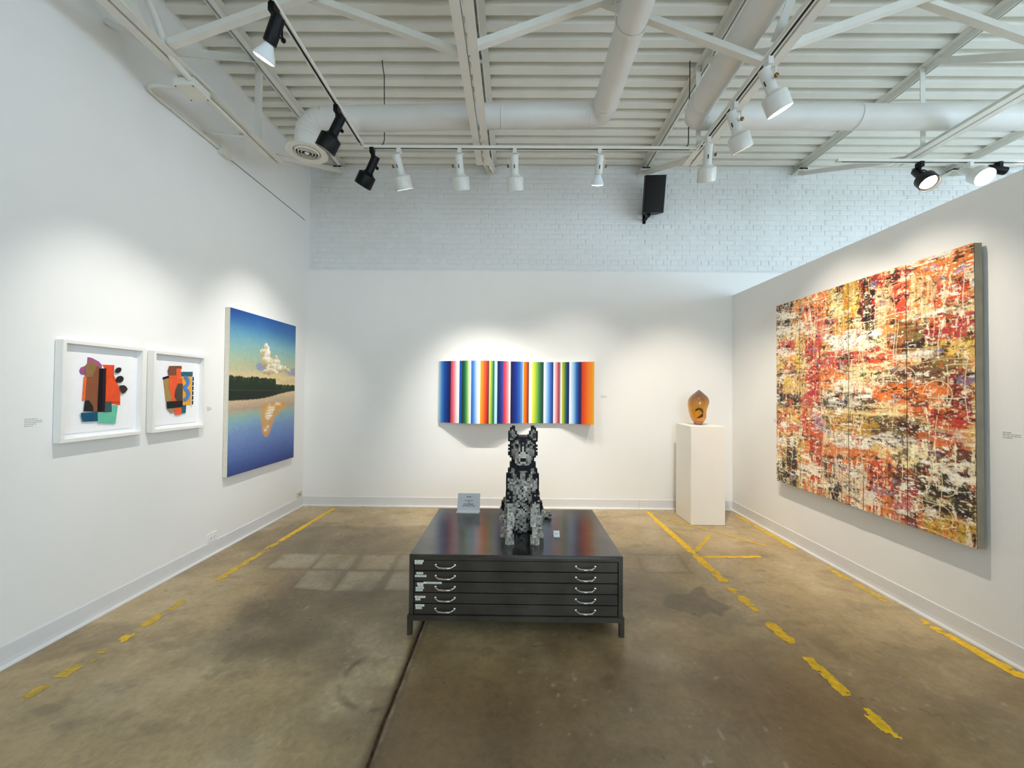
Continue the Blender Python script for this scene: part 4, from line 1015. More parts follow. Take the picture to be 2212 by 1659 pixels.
# ---- large abstract painting on the partition: four panels of scraped oil paint
def abstract():
    xf = XR - 0.072; y_far, y_near, z0, z1 = 4.315, 2.462, 0.626, 2.526
    N_ = 520; Mm = 520
    s, t_ = np.meshgrid(np.linspace(0, 1, N_), np.linspace(0, 1, Mm), indexing='ij')    # s far->near, t top->bottom
    RD, OR, YE, MU, BK, MA, CR, WH, OL, PK, CM = ['#C8301F', '#E0742A', '#E3B84A', '#B68A22', '#14110E', '#54161A', '#B81E34', '#F4EEDC', '#6A5A2C', '#C8687A', '#EBD99A']
    C = np.broadcast_to(np.array(lin('#E2B870')), s.shape + (3,)).copy()
    def mixc(col, k): C[:] = C * (1 - k[..., None]) + np.array(lin(col)) * k[..., None]
    # drag direction changes between horizontal pulls and vertical pulls
    patches = [  # s0 s1 t0 t1 colour strength dir(h/v)
        (0.00, 0.14, 0.00, 0.17, BK, .95, 'v'), (0.0, 0.16, 0.10, 0.20, OL, .6, 'h'), (0.0, 0.18, 0.20, 0.29, CR, .9, 'h'), (0.0, 0.22, 0.29, 0.36, YE, .9, 'h'), (0.0, 0.22, 0.355, 0.405, MA, .9, 'h'), (0.0, 0.2, 0.40, 0.46, YE, .9, 'h'), (0.0, 0.05, 0.44, 0.58, BK, .95, 'v'),
        (0.03, 0.2, 0.50, 0.585, BK, .85, 'h'), (0.0, 0.24, 0.60, 0.74, RD, .75, 'v'), (0.08, 0.2, 0.60, 0.67, YE, .8, 'h'), (0.03, 0.26, 0.73, 0.86, YE, .85, 'v'), (0.08, 0.17, 0.74, 0.98, BK, .92, 'v'), (0.0, 0.17, 0.86, 1.0, BK, .9, 'v'), (0.1, 0.19, 0.9, 1.0, MU, .5, 'v'),
        (0.13, 0.24, 0.0, 0.26, OR, .7, 'v'), (0.15, 0.27, 0.2, 0.4, YE, .7, 'v'), (0.20, 0.37, 0.0, 0.16, OR, .9, 'v'), (0.23, 0.34, 0.08, 0.52, RD, .95, 'v'), (0.2, 0.35, 0.49, 0.58, CR, .85, 'h'), (0.20, 0.36, 0.58, 0.72, RD, .8, 'v'), (0.2, 0.34, 0.7, 1.0, OR, .9, 'v'), (0.26, 0.34, 0.62, 0.95, RD, .9, 'v'),
        (0.34, 0.40, 0.0, 0.12, OR, .8, 'v'), (0.38, 0.62, 0.0, 0.22, MU, .9, 'v'), (0.43, 0.48, 0.0, 0.08, BK, .8, 'v'), (0.40, 0.47, 0.04, 0.16, CM, .8, 'v'), (0.33, 0.44, 0.14, 0.25, PK, .6, 'h'), (0.55, 0.65, 0.0, 0.25, BK, .88, 'v'), (0.5, 0.57, 0.05, 0.2, YE, .8, 'v'), (0.38, 0.66, 0.22, 0.31, WH, .95, 'h'),
        (0.33, 0.68, 0.30, 0.37, CR, .85, 'h'), (0.33, 0.54, 0.36, 0.42, RD, .75, 'h'), (0.34, 0.46, 0.40, 0.48, OR, .95, 'h'), (0.46, 0.70, 0.37, 0.49, CM, .9, 'h'), (0.44, 0.56, 0.44, 0.52, WH, .9, 'h'), (0.34, 0.66, 0.49, 0.585, BK, .85, 'h'), (0.38, 0.55, 0.51, 0.56, WH, .55, 'h'), (0.36, 0.7, 0.58, 0.69, MU, .92, 'h'), (0.44, 0.66, 0.57, 0.61, CM, .7, 'h'),
        (0.36, 0.62, 0.68, 0.745, WH, .92, 'h'), (0.36, 0.66, 0.735, 0.83, OR, .92, 'h'), (0.33, 0.44, 0.80, 0.91, MA, .85, 'h'), (0.42, 0.60, 0.81, 1.0, WH, .8, 'v'), (0.44, 0.6, 0.84, 1.0, MU, .35, 'v'), (0.37, 0.46, 0.90, 1.0, BK, .92, 'v'),
        (0.60, 0.79, 0.0, 0.20, RD, .92, 'v'), (0.58, 0.68, 0.0, 0.05, MA, .6, 'h'), (0.64, 0.72, 0.05, 0.26, CM, .55, 'v'), (0.66, 0.8, 0.19, 0.34, OR, .85, 'h'), (0.60, 0.78, 0.31, 0.40, RD, .75, 'h'), (0.70, 0.9, 0.21, 0.37, OL, .85, 'h'), (0.72, 0.88, 0.30, 0.335, BK, .8, 'h'), (0.70, 0.88, 0.335, 0.37, WH, .75, 'h'),
        (0.66, 0.95, 0.38, 0.47, MA, .85, 'h'), (0.62, 0.98, 0.455, 0.585, OR, .92, 'h'), (0.6, 0.75, 0.53, 0.60, CM, .8, 'h'), (0.62, 0.84, 0.585, 0.69, BK, .75, 'h'), (0.66, 0.85, 0.62, 0.66, OL, .8, 'h'), (0.64, 0.86, 0.66, 0.72, WH, .75, 'h'), (0.68, 0.86, 0.70, 0.81, CM, .9, 'h'), (0.74, 0.78, 0.68, 0.76, BK, .8, 'v'),
        (0.58, 0.72, 0.74, 1.0, OR, .85, 'v'), (0.60, 0.68, 0.78, 1.0, RD, .85, 'v'), (0.68, 0.84, 0.79, 0.9, MA, .92, 'v'), (0.69, 0.84, 0.86, 1.0, CR, .7, 'v'), (0.72, 0.8, 0.88, 0.97, PK, .6, 'v'), (0.76, 0.86, 0.94, 1.0, MA, .85, 'h'),
        (0.78, 1.0, 0.0, 0.13, OR, .92, 'v'), (0.85, 1.0, 0.10, 0.20, RD, .92, 'h'), (0.79, 0.88, 0.06, 0.16, CM, .6, 'v'), (0.80, 1.0, 0.18, 0.225, CM, .7, 'h'), (0.85, 1.0, 0.215, 0.31, CR, .92, 'h'), (0.86, 1.0, 0.30, 0.41, YE, .75, 'h'), (0.85, 0.98, 0.36, 0.42, OL, .7, 'h'), (0.9, 1.0, 0.41, 0.46, MA, .85, 'h'),
        (0.92, 1.0, 0.44, 0.61, '#8E1A1A', .92, 'v'), (0.84, 1.0, 0.55, 0.65, RD, .85, 'h'), (0.86, 0.98, 0.615, 0.66, WH, .5, 'h'), (0.85, 1.0, 0.65, 0.70, RD, .7, 'h'), (0.83, 1.0, 0.68, 0.79, MA, .9, 'h'), (0.81, 1.0, 0.765, 0.92, BK, .92, 'h'), (0.83, 0.96, 0.80, 0.83, YE, .5, 'h'), (0.82, 0.98, 0.86, 0.89, CM, .55, 'h'), (0.81, 1.0, 0.915, 1.0, MU, .95, 'v'), (0.84, 0.98, 0.94, 1.0, YE, .5, 'v')]
    for i, (a, b, c, d, col, k, dr) in enumerate(patches):
        if dr == 'h': wx = 0.055 * (fbm(s * 9, t_ * 70, 200 + i, 3) - 0.5) * 2; wy = 0.018 * (fbm(s * 12, t_ * 30, 300 + i, 3) - 0.5) * 2; st = fbm(s * 7, t_ * 110, 400 + i, 3)
        else: wx = 0.018 * (fbm(s * 30, t_ * 12, 200 + i, 3) - 0.5) * 2; wy = 0.055 * (fbm(s * 80, t_ * 9, 300 + i, 3) - 0.5) * 2; st = fbm(s * 120, t_ * 6, 400 + i, 3)
        m = sst(a - 0.006, a + 0.012, s + wx) * sst(b + 0.006, b - 0.012, s + wx) * sst(c - 0.006, c + 0.010, t_ + wy) * sst(d + 0.006, d - 0.010, t_ + wy)
        skip = sst(0.24, 0.36, st)
        mixc(col, m * k * (0.25 + 0.75 * skip))
        shade = 1 + 0.45 * (st - 0.5)
        C[:] = np.where((m > 0.5)[..., None], C * shade[..., None], C)
    for i, (a, b, c, d) in enumerate(((0, .13, 0, .16), (0, .05, .44, .57), (.03, .18, .51, .58), (.09, .165, .75, .94), (0, .16, .88, 1.0), (.375, .455, .91, 1.0), (.565, .635, .01, .21), (.36, .50, .505, .56), (.83, 1.0, .775, .86), (.85, 1.0, .865, .915), (.73, .81, .615, .65), (.74, .85, .30, .325), (.43, .47, .0, .06))):
        v_ = (d - c) > 1.2 * (b - a)
        st = fbm(s * (70 if v_ else 8), t_ * (8 if v_ else 70), 700 + i, 4, 0.6)
        wx = 0.03 * (fbm(s * 14, t_ * 50, 720 + i, 3) - 0.5) * 2; wy = 0.02 * (fbm(s * 40, t_ * 20, 740 + i, 3) - 0.5) * 2
        m = sst(a - 0.004, a + 0.008, s + wx) * sst(b + 0.004, b - 0.008, s + wx) * sst(c - 0.004, c + 0.008, t_ + wy) * sst(d + 0.004, d - 0.008, t_ + wy)
        mixc('#15120F', 0.93 * m * sst(0.34, 0.42, st))
    # torn paint: light islands and dark islands, dragged both ways
    G = 0.78
    h1 = fbm(s * 13, t_ * 40, 501, 6, G); h2 = fbm(s * 46, t_ * 15, 502, 6, G); h4 = fbm(s * 26, t_ * 46, 505, 6, G)
    big = fbm(s * 5, t_ * 5, 506, 3)
    mixc('#D9682A', 0.75 * sst(0.60, 0.63, fbm(s * 28, t_ * 16, 509, 6, G)))
    mixc('#5E1814', 0.8 * sst(0.605, 0.63, fbm(s * 18, t_ * 50, 507, 6, G)))
    mixc('#1A1512', 0.9 * sst(0.615, 0.635, fbm(s * 22, t_ * 38, 508, 6, G)))
    mixc(WH, 0.92 * sst(0.585, 0.612, h1 * 0.62 + big * 0.38))
    mixc('#F3E4BC', 0.9 * sst(0.60, 0.625, h2 * 0.72 + big * 0.28))
    mixc('#F4E2B0', 0.85 * sst(0.62, 0.645, h4 * 0.75 + (1 - big) * 0.25))
    mixc('#8C8AA8', 0.5 * sst(0.72, 0.75, fbm(s * 12, t_ * 16, 511, 5, 0.6)))
    # fine flecks and comb marks left by the scraper
    mixc('#F8ECD0', 0.7 * sst(0.66, 0.70, fbm(s * 70, t_ * 120, 516, 3, 0.7)))
    mixc('#3A1E14', 0.6 * sst(0.68, 0.72, fbm(s * 80, t_ * 110, 517, 3, 0.7)))
    comb = np.where(fbm(s * 6, t_ * 6, 518, 2) > 0.5, fbm(s * 14, t_ * 200, 519, 2), fbm(s * 200, t_ * 14, 520, 2))
    C *= (1 + 0.55 * (comb - 0.5))[..., None]
    # scratched lines
    rg = random.Random(9)
    for _ in range(110):
        a, b = rg.random(), rg.random(); ln = rg.uniform(0.05, 0.28)
        if rg.random() < 0.5: m = sst(0.0022, 0.0006, np.abs(s - a - 0.006 * np.sin(t_ * 20 + a * 40))) * ((t_ > b) & (t_ < b + ln))
        else: m = sst(0.0022, 0.0006, np.abs(t_ - a - 0.006 * np.sin(s * 20 + b * 40))) * ((s > b) & (s < b + ln))
        mixc(rg.choice(['#F3D9A6', '#F0C48A', '#F6E8CC']), 0.75 * m)
    for (a, b, r) in ((0.90, 0.81, 0.045), (0.89, 0.93, 0.04), (0.88, 0.50, 0.05), (0.76, 0.44, 0.045), (0.31, 0.05, 0.06), (0.20, 0.22, 0.05)):
        d = np.hypot((s - a), (t_ - b)); ang = np.arctan2(t_ - b, s - a)
        mixc('#EFD7A2', 0.8 * sst(0.0026, 0.0008, np.abs(d - r)) * (ang < 1.6))
    mixc('#8E1E22', 0.9 * sst(0.0035, 0.0015, np.abs(s - 0.574)) * sst(0.25, 0.4, np.abs(t_ - 0.52)) )
    C = np.clip(C, 0, 1)
    relief = (fbm(s * 40, t_ * 60, 601, 4) - 0.5) * 0.005 + (h1 - 0.5) * 0.004
    t = thing('abstract_painting', (XR, (y_far + y_near) / 2, z0), 'huge red, orange, yellow and black abstract painting on four panels', 'painting')
    cuts = [0.0, 0.19, 0.50, 0.77, 1.0]
    for i in range(4):
        a = cuts[i] + (0.0014 if i else 0); b = cuts[i + 1] - (0.0014 if i < 3 else 0)
        ia, ib = int(round(a * (N_ - 1))), int(round(b * (N_ - 1)))
        sub = slice(ia, ib + 1)
        ss = np.linspace(a, b, ib - ia + 1)
        Y = np.repeat((y_far + (y_near - y_far) * ss)[:, None], Mm, 1); Z = z1 - (z1 - z0) * t_[sub]
        X = xf - relief[sub]
        ya, yb = float(Y[0, 0]), float(Y[-1, 0])
        pn = body_box('panel', (xf + 0.004, min(ya, yb), z0), (XR - 0.022, max(ya, yb), z1), 'rawwood', t)
        grid_mesh('painted_surface', np.stack([X, Y, Z], -1), C[sub], 'oil', pn)
    MB().box((XR - 0.022, y_near + 0.15, z0 + 0.2), (XR - 0.0005, y_far - 0.15, z0 + 0.26)).box((XR - 0.022, y_near + 0.15, z1 - 0.26), (XR - 0.0005, y_far - 0.15, z1 - 0.2)).build('hanging_cleat', 'rawwood', t)
abstract()

# ---- captions on the walls: small grey vinyl lettering
def caption(name_lb, o, du, lines, wdt, nrm):
    """o: top-left corner on the wall, du: reading direction, nrm: out of the wall"""
    o = Vector(o); du = Vector(du); nrm = Vector(nrm)
    t = thing('wall_caption', o, name_lb, 'caption', 'vinyl captions beside the artworks')
    rg = random.Random(len(name_lb))
    for i in range(lines):
        w = wdt * (1.0 if i in (1, 2) else rg.uniform(0.45, 0.9)); z = -i * 0.0105
        mb = MB(); x = 0.0
        while x < w:
            e = min(w, x + rg.uniform(0.008, 0.02))
            mb.bar(o + du * x + Vector((0, 0, z)) + nrm * 0.0006, o + du * e + Vector((0, 0, z)) + nrm * 0.0006, 0.0038, 0.0008, up=nrm); x = e + 0.0035
        mb.build('text_line', 'captionink', t)
caption('small grey wall lettering left of the first framed collage', (XL, 2.272, 1.386), (0, 1, 0), 5, 0.085, (1, 0, 0))
caption('small grey wall lettering between second collage and lake painting', (XL, 3.63, 1.40), (0, 1, 0), 4, 0.06, (1, 0, 0))
caption('small grey wall lettering right of the striped painting', (1.165, YB, 1.52), (1, 0, 0), 4, 0.08, (0, -1, 0))
caption('small grey wall lettering at the far edge of the abstract painting', (XR, 4.47, 1.28), (0, -1, 0), 4, 0.07, (-1, 0, 0))
caption('small grey wall lettering at the near edge of the abstract painting', (XR, 2.385, 1.355), (0, -1, 0), 4, 0.085, (-1, 0, 0))

# ---- power outlets on the left wall
def outlet(y0, y1, z0, z1, m, lb, kind):
    t = thing('wall_outlet', (XL, (y0 + y1) / 2, z0), lb, 'outlet', 'outlets low on the left wall')
    MB().box((XL + 0.0005, y0, z0), (XL + 0.007, y1, z1)).build('cover_plate', m, t)
    zc = (z0 + z1) / 2; yc = (y0 + y1) / 2
    if kind == 'duplex':
        for yy in (yc - 0.022, yc + 0.022):
            MB().lathe([(0, 0), (0.0165, 0), (0.0165, 0.0025), (0, 0.0025)], Matrix.Translation((XL + 0.007, yy, zc)) @ Matrix.Rotation(R(90), 4, 'Y'), 16).build('socket', m, t)
            MB().box((XL + 0.0093, yy - 0.008, zc + 0.004), (XL + 0.0099, yy + 0.0, zc + 0.0065)).box((XL + 0.0093, yy - 0.008, zc - 0.0065), (XL + 0.0099, yy + 0.0, zc - 0.004)).box((XL + 0.0093, yy + 0.006, zc - 0.002), (XL + 0.0099, yy + 0.010, zc + 0.002)).build('socket_slots', 'slot', t)
    else:
        MB().lathe([(0, 0), (0.009, 0), (0.007, 0.006), (0, 0.006)], Matrix.Translation((XL + 0.007, yc, zc)) @ Matrix.Rotation(R(90), 4, 'Y'), 14).build('jack', 'slot', t)
outlet(3.661, 3.776, 0.132, 0.209, 'plate', 'white double power outlet above the left baseboard', 'duplex')
outlet(5.170, 5.285, 0.136, 0.206, 'plate2', 'small ivory jack plate near the left corner', 'jack')

# ---- yellow painted lines on the floor: ragged flakes of real paint
def paint_line(pts, width, lb, m='yellow', wear=0.5, gaps=(), seed=0, cell=0.007):
    V = []; F = []
    pts = [Vector((p[0], p[1], 0)) for p in pts]
    tot = sum((pts[i + 1] - pts[i]).length for i in range(len(pts) - 1)); run = 0; rg = random.Random(seed)
    idx = {}
    nrow = max(3, int(width / cell))
    for i in range(len(pts) - 1):
        a, b = pts[i], pts[i + 1]; L_ = (b - a).length; d = (b - a) / L_; n_ = Vector((-d.y, d.x, 0)); nst = max(1, int(L_ / cell))
        uu, ww = np.meshgrid((np.arange(nst) + 0.5) / nst * L_, (np.arange(nrow) + 0.5) / nrow - 0.5, indexing='ij')
        along = run + uu
        px = a.x + d.x * uu + n_.x * ww * width; py = a.y + d.y * uu + n_.y * ww * width
        q = fbm(px * 26, py * 26, seed + 3, 4) * 0.6 + fbm(px * 7, py * 7, seed + 8, 3) * 0.4
        edge = np.abs(ww) * 2
        fr = np.minimum(along, tot - along)
        th = wear - 0.10 + 0.26 * sst(0.45, 1.05, edge) + 0.22 * sst(0.06, 0.0, fr)
        keep = q > th
        for g0, g1 in gaps:
            keep &= ~((along / tot > g0) & (along / tot < g1) & (q < wear + 0.22))
        for r in range(nst):
            for c in range(nrow):
                if not keep[r, c]: continue
                quad = []
                for dr, dc in ((0, 0), (1, 0), (1, 1), (0, 1)):
                    key = (i, r + dr, c + dc)
                    if key not in idx:
                        u = (r + dr) / nst * L_ + rg.uniform(-.4, .4) * cell; w = ((c + dc) / nrow - 0.5) * width + rg.uniform(-.4, .4) * cell
                        p = a + d * u + n_ * w; idx[key] = len(V); V.append((p.x, p.y, 0.0012))
                    quad.append(idx[key])
                F.append(tuple(quad))
        run += L_
    me = bpy.data.meshes.new('floor_line'); me.from_pydata(V, [], F)
    o = finish(me, 'floor_line', m, None, False, None, Vector(), fixn=False)
    tag(o, lb, 'floor line', 'worn yellow lines painted on the floor')
paint_line([(-2.372, 5.22), (-2.412, 4.038)], 0.062, 'solid far stretch of yellow floor line along the left wall', wear=0.36, seed=1)
paint_line([(-2.412, 4.03), (-2.427, 3.241), (-2.45, 2.56)], 0.085, 'faded middle stretch of yellow floor line along the left wall', 'yellowfaint', wear=0.53, gaps=((0.55, 0.75),), seed=2)
paint_line([(-2.44, 2.56), (-2.435, 2.42)], 0.085, 'short bright fragment of yellow line on the near left floor', wear=0.40, seed=3)
paint_line([(-2.44, 2.38), (-2.456, 2.191), (-2.468, 1.985)], 0.085, 'nearest worn piece of yellow line on the left floor', 'yellowfaint', wear=0.46, gaps=((0.1, 0.35), (0.6, 0.75)), seed=4)
paint_line([(1.752, 5.265), (1.764, 3.86)], 0.075, 'solid yellow floor line running from the back wall past the plinth', wear=0.37, seed=5)
paint_line([(1.764, 3.85), (1.760, 3.30)], 0.09, 'thick yellow floor line stretch right of the cabinet', wear=0.46, seed=6)
paint_line([(1.760, 3.26), (1.762, 3.12)], 0.09, 'small yellow paint fragment after the gap right of the cabinet', wear=0.40, seed=7)
paint_line([(1.762, 3.09), (1.757, 2.79)], 0.085, 'broken flaking yellow floor line beside the dark spill stain', wear=0.47, gaps=((0.72, 1.0),), seed=8)
paint_line([(1.760, 2.76), (1.764, 2.50)], 0.09, 'yellow floor dash right of the cabinet feet', wear=0.47, seed=9)
paint_line([(1.764, 2.44), (1.755, 2.236), (1.753, 2.041)], 0.085, 'long chipped yellow floor dash in the right foreground', wear=0.52, gaps=((0.0, 0.12), (0.88, 1.0)), seed=10)
paint_line([(1.755, 2.01), (1.768, 1.82)], 0.08, 'nearest chipped yellow dash in the right foreground', wear=0.53, seed=11)
paint_line([(1.79, 3.80), (2.414, 3.825)], 0.045, 'short yellow crossline running right towards the partition', wear=0.42, seed=12)
paint_line([(1.80, 5.06), (2.63, 4.064)], 0.04, 'thin diagonal yellow line passing under the plinth', 'yellowfaint', wear=0.46, seed=13)
paint_line([(2.183, 4.399), (1.79, 3.91)], 0.06, 'faint short diagonal yellow stroke beside the plinth', 'yellowfaint', wear=0.54, seed=14)
paint_line([(2.868, 5.119), (2.850, 4.012)], 0.075, 'yellow paint remnant along the far partition baseboard', 'yellowfaint', wear=0.44, seed=15)
paint_line([(2.841, 3.64), (2.838, 2.99)], 0.08, 'yellow paint remnant along the middle partition baseboard', 'yellowfaint', wear=0.50, gaps=((0.4, 0.5),), seed=16)
paint_line([(2.842, 2.80), (2.860, 2.20)], 0.085, 'yellow paint remnant along the near partition baseboard', wear=0.46, seed=17)

# ---- ducts
def elbow(c, r, a0, a1, ax, ay, n=6):
    """points on an arc: centre c, unit axes ax, ay"""
    c = Vector(c); ax = Vector(ax); ay = Vector(ay)
    return [c + ax * (r * math.cos(a0 + (a1 - a0) * i / n)) + ay * (r * math.sin(a0 + (a1 - a0) * i / n)) for i in range(n + 1)]
def duct_seam(p, d, r, t, rr=0.004):
    d_, s, u = basis(d)
    MB().tube([Vector(p) + s * ((r + 0.001) * math.cos(a)) + u * ((r + 0.001) * math.sin(a)) for a in [2 * math.pi * k / 28 for k in range(29)]], rr, 6).build('seam_ring', 'duct', t, smooth=True)
DR = 0.103
def ducts():
    DY = 3.50
    t = thing('air_duct', (-1.89, DY, 3.72), 'white round air duct crossing the room with elbow, ending in the diffuser', 'duct')
    # diffuser drop on the left
    zL, zR = 4.005, 4.065
    er = 0.155
    arc = elbow((-1.89 + er, DY, zL - er), er, math.pi, math.pi / 2, (1, 0, 0), (0, 0, 1), 5)
    MB().tube([(-1.89, DY, 3.735)] + [tuple(p) for p in arc], DR, 28).build('left_elbow', 'duct', t, smooth=True)
    for i in range(len(arc) - 1):
        m = (arc[i] + arc[i + 1]) / 2
        duct_seam(arc[i], (arc[min(i + 1, 5)] - arc[max(i - 1, 0)]), DR, t, 0.0025)
    MB().tube([tuple(arc[-1]), (0.70, DY, zR)], DR, 28).build('cross_pipe', 'duct', t, smooth=True)
    MB().tube([(0.60, DY, zR), (0.70, DY, zR), (0.752, DY - 0.02, zR), (0.765, DY - 0.09, zR), (0.765, DY - 0.20, zR)], DR + 0.001, 28).build('right_elbow', 'duct', t, smooth=True)
    MB().tube([(0.765, DY - 0.19, zR), (0.765, REAR_Y + 0.2, zR)], DR, 28).build('long_pipe', 'duct', t, smooth=True)
    for p, d in (((0.61, DY, zR), (1, 0, 0)), ((0.64, DY, zR), (1, 0, 0)), ((0.765, DY - 0.13, zR), (0, 1, 0)), ((0.765, DY - 0.17, zR), (0, 1, 0)), ((-0.14, DY, 4.043), (1, 0, 0))): duct_seam(p, d, DR, t, 0.003)
    # hanger strap round the long pipe
    mb = MB(); cx, y, z = 0.765, 2.62, zR
    loop = [(cx - DR - 0.012, y, ZD)] + [(cx - (DR + 0.004) * math.cos(a), y, z - (DR + 0.004) * math.sin(a)) for a in [math.pi * k / 16 for k in range(17)]] + [(cx + DR + 0.012, y, ZD)]
    for a, b in zip(loop[:-1], loop[1:]): mb.bar(a, b, 0.028, 0.002, up=(0, 1, 0)) if False else mb.bar(a, b, 0.002, 0.03, up=(0, 1, 0))
    mb.build('hanger_strap', 'steel', t)
    # second duct
    t2 = thing('air_duct', (1.60, DY, 4.0), 'white round air duct along the right lamp track turning right beyond the partition', 'duct')
    z2 = 4.045
    MB().tube([(1.535, REAR_Y + 0.2, z2), (1.565, 2.4, z2), (1.575, DY - 0.18, z2)], DR, 28).build('long_pipe', 'duct', t2, smooth=True)
    MB().tube([(1.575, DY - 0.20, z2), (1.577, DY - 0.10, z2), (1.60, DY - 0.025, z2), (1.66, DY, z2), (1.76, DY, z2)], DR + 0.002, 28).build('elbow', 'duct', t2, smooth=True)
    MB().tube([(1.74, DY, z2), (SIDE_X - 0.05, DY, z2 + 0.02)], DR, 28).build('cross_pipe', 'duct', t2, smooth=True)
    for p, d in (((1.573, DY - 0.19, z2), (0, 1, 0)), ((1.575, DY - 0.15, z2), (0, 1, 0)), ((1.64, DY - 0.012, z2), (1, .6, 0)), ((3.02, DY, z2), (1, 0, 0))): duct_seam(p, d, DR + 0.001, t2, 0.003)
    # diffuser
    d = thing('ceiling_diffuser', (-1.89, DY, 3.70), 'round white air diffuser with dark concentric rings under the duct elbow', 'diffuser')
    X = Matrix.Translation((-1.89, DY, 3.70))
    MB().lathe([(0.10, 0.045), (0.108, 0.03), (0.172, 0.006), (0.174, 0.0), (0.168, -0.002), (0.118, 0.004), (0.112, 0.02), (0.10, 0.03)], X, 40).build('flange', 'rail', d, smooth=True)
    MB().lathe([(0, 0.032), (0.11, 0.032), (0.11, 0.028), (0, 0.028)], X, 32).build('throat', 'slot', d)
    for r in (0.098, 0.074, 0.050, 0.020):
        pr = [(r - 0.006, -0.006), (r - 0.002, -0.006), (r + 0.008, 0.022), (r + 0.004, 0.022), (r - 0.006, -0.006)] if r > 0.03 else [(0, -0.008), (0.018, -0.006), (0.022, 0.002), (0.0, 0.002)]
        MB().lathe(pr, X, 36).build('ring', 'rail', d, smooth=True)
    MB().lathe([(0, 0.03), (0.006, 0.03), (0.006, -0.012), (0, -0.012)], X, 10).build('stem', 'rail', d)
ducts()

# ---- lighting tracks
TZ = 3.83; TY = 3.62; TXL, TXR = -1.43, 1.685
def track(a, b, lb, slotside=None):
    a = Vector(a); b = Vector(b); t = thing('track_rail', a, lb, 'track', 'white lighting tracks')
    d = (b - a).normalized(); s = Vector((-d.y, d.x, 0))
    for k in (-1, 1): MB().bar(a + s * (k * 0.0145), b + s * (k * 0.0145), 0.011, 0.022).build('rail_side', 'rail', t)
    MB().bar(a + Vector((0, 0, 0.0085)), b + Vector((0, 0, 0.0085)), 0.030, 0.005).build('rail_top', 'rail', t)
    MB().bar(a + d * 0.06 + Vector((0, 0, -0.004)), b - d * 0.06 + Vector((0, 0, -0.004)), 0.0185, 0.009).build('slot', 'slot', t)
    return t
track((TXL, -3.5, TZ), (TXL, TY - 0.02, TZ), 'white lighting track running towards the back on the left')
track((TXL - 0.0, TY, TZ), (TXR - 0.02, TY, TZ), 'white lighting track running across in front of the brick wall')
track((TXR, -3.5, TZ), (TXR, TY + 0.02, TZ), 'white lighting track running towards the back along the right joist')
track((3.10, 3.80, TZ), (6.6, 3.80, TZ), 'white lighting track crossing beyond the partition top')
# conduit lying on the cross track
tag(MB().tube([(-0.22, TY + 0.03, TZ + 0.03), (1.62, TY + 0.03, TZ + 0.03)], 0.011, 10).build('conduit', 'steel', smooth=True), 'straight white conduit lying along the cross track', 'conduit')

# hanging wires and cable
def hang(pts, r, m, lb):
    tag(MB().tube(pts, r, 8).build('hanger_cable', m, smooth=True), lb, 'cable')
hang([(-1.268, 3.63, ZD), (-1.262, 3.632, ZD - 0.06), (-1.25, 3.64, ZD - 0.14), (-1.246, 3.645, 4.2), (-1.242, 3.645, 3.92), (-1.247, 3.635, 3.88), (-1.262, 3.625, TZ + 0.018)], 0.0042, 'wire', 'thin dark hanger wire dropping to the left end of the cross track')
hang([(1.607, 3.63, ZD), (1.607, 3.632, 4.45), (1.598, 3.635, 4.1), (1.596, 3.635, 3.90), (1.588, 3.63, 3.865), (1.55, 3.625, TZ + 0.020)], 0.0048, 'wire', 'black cable dropping to the right end of the cross track')

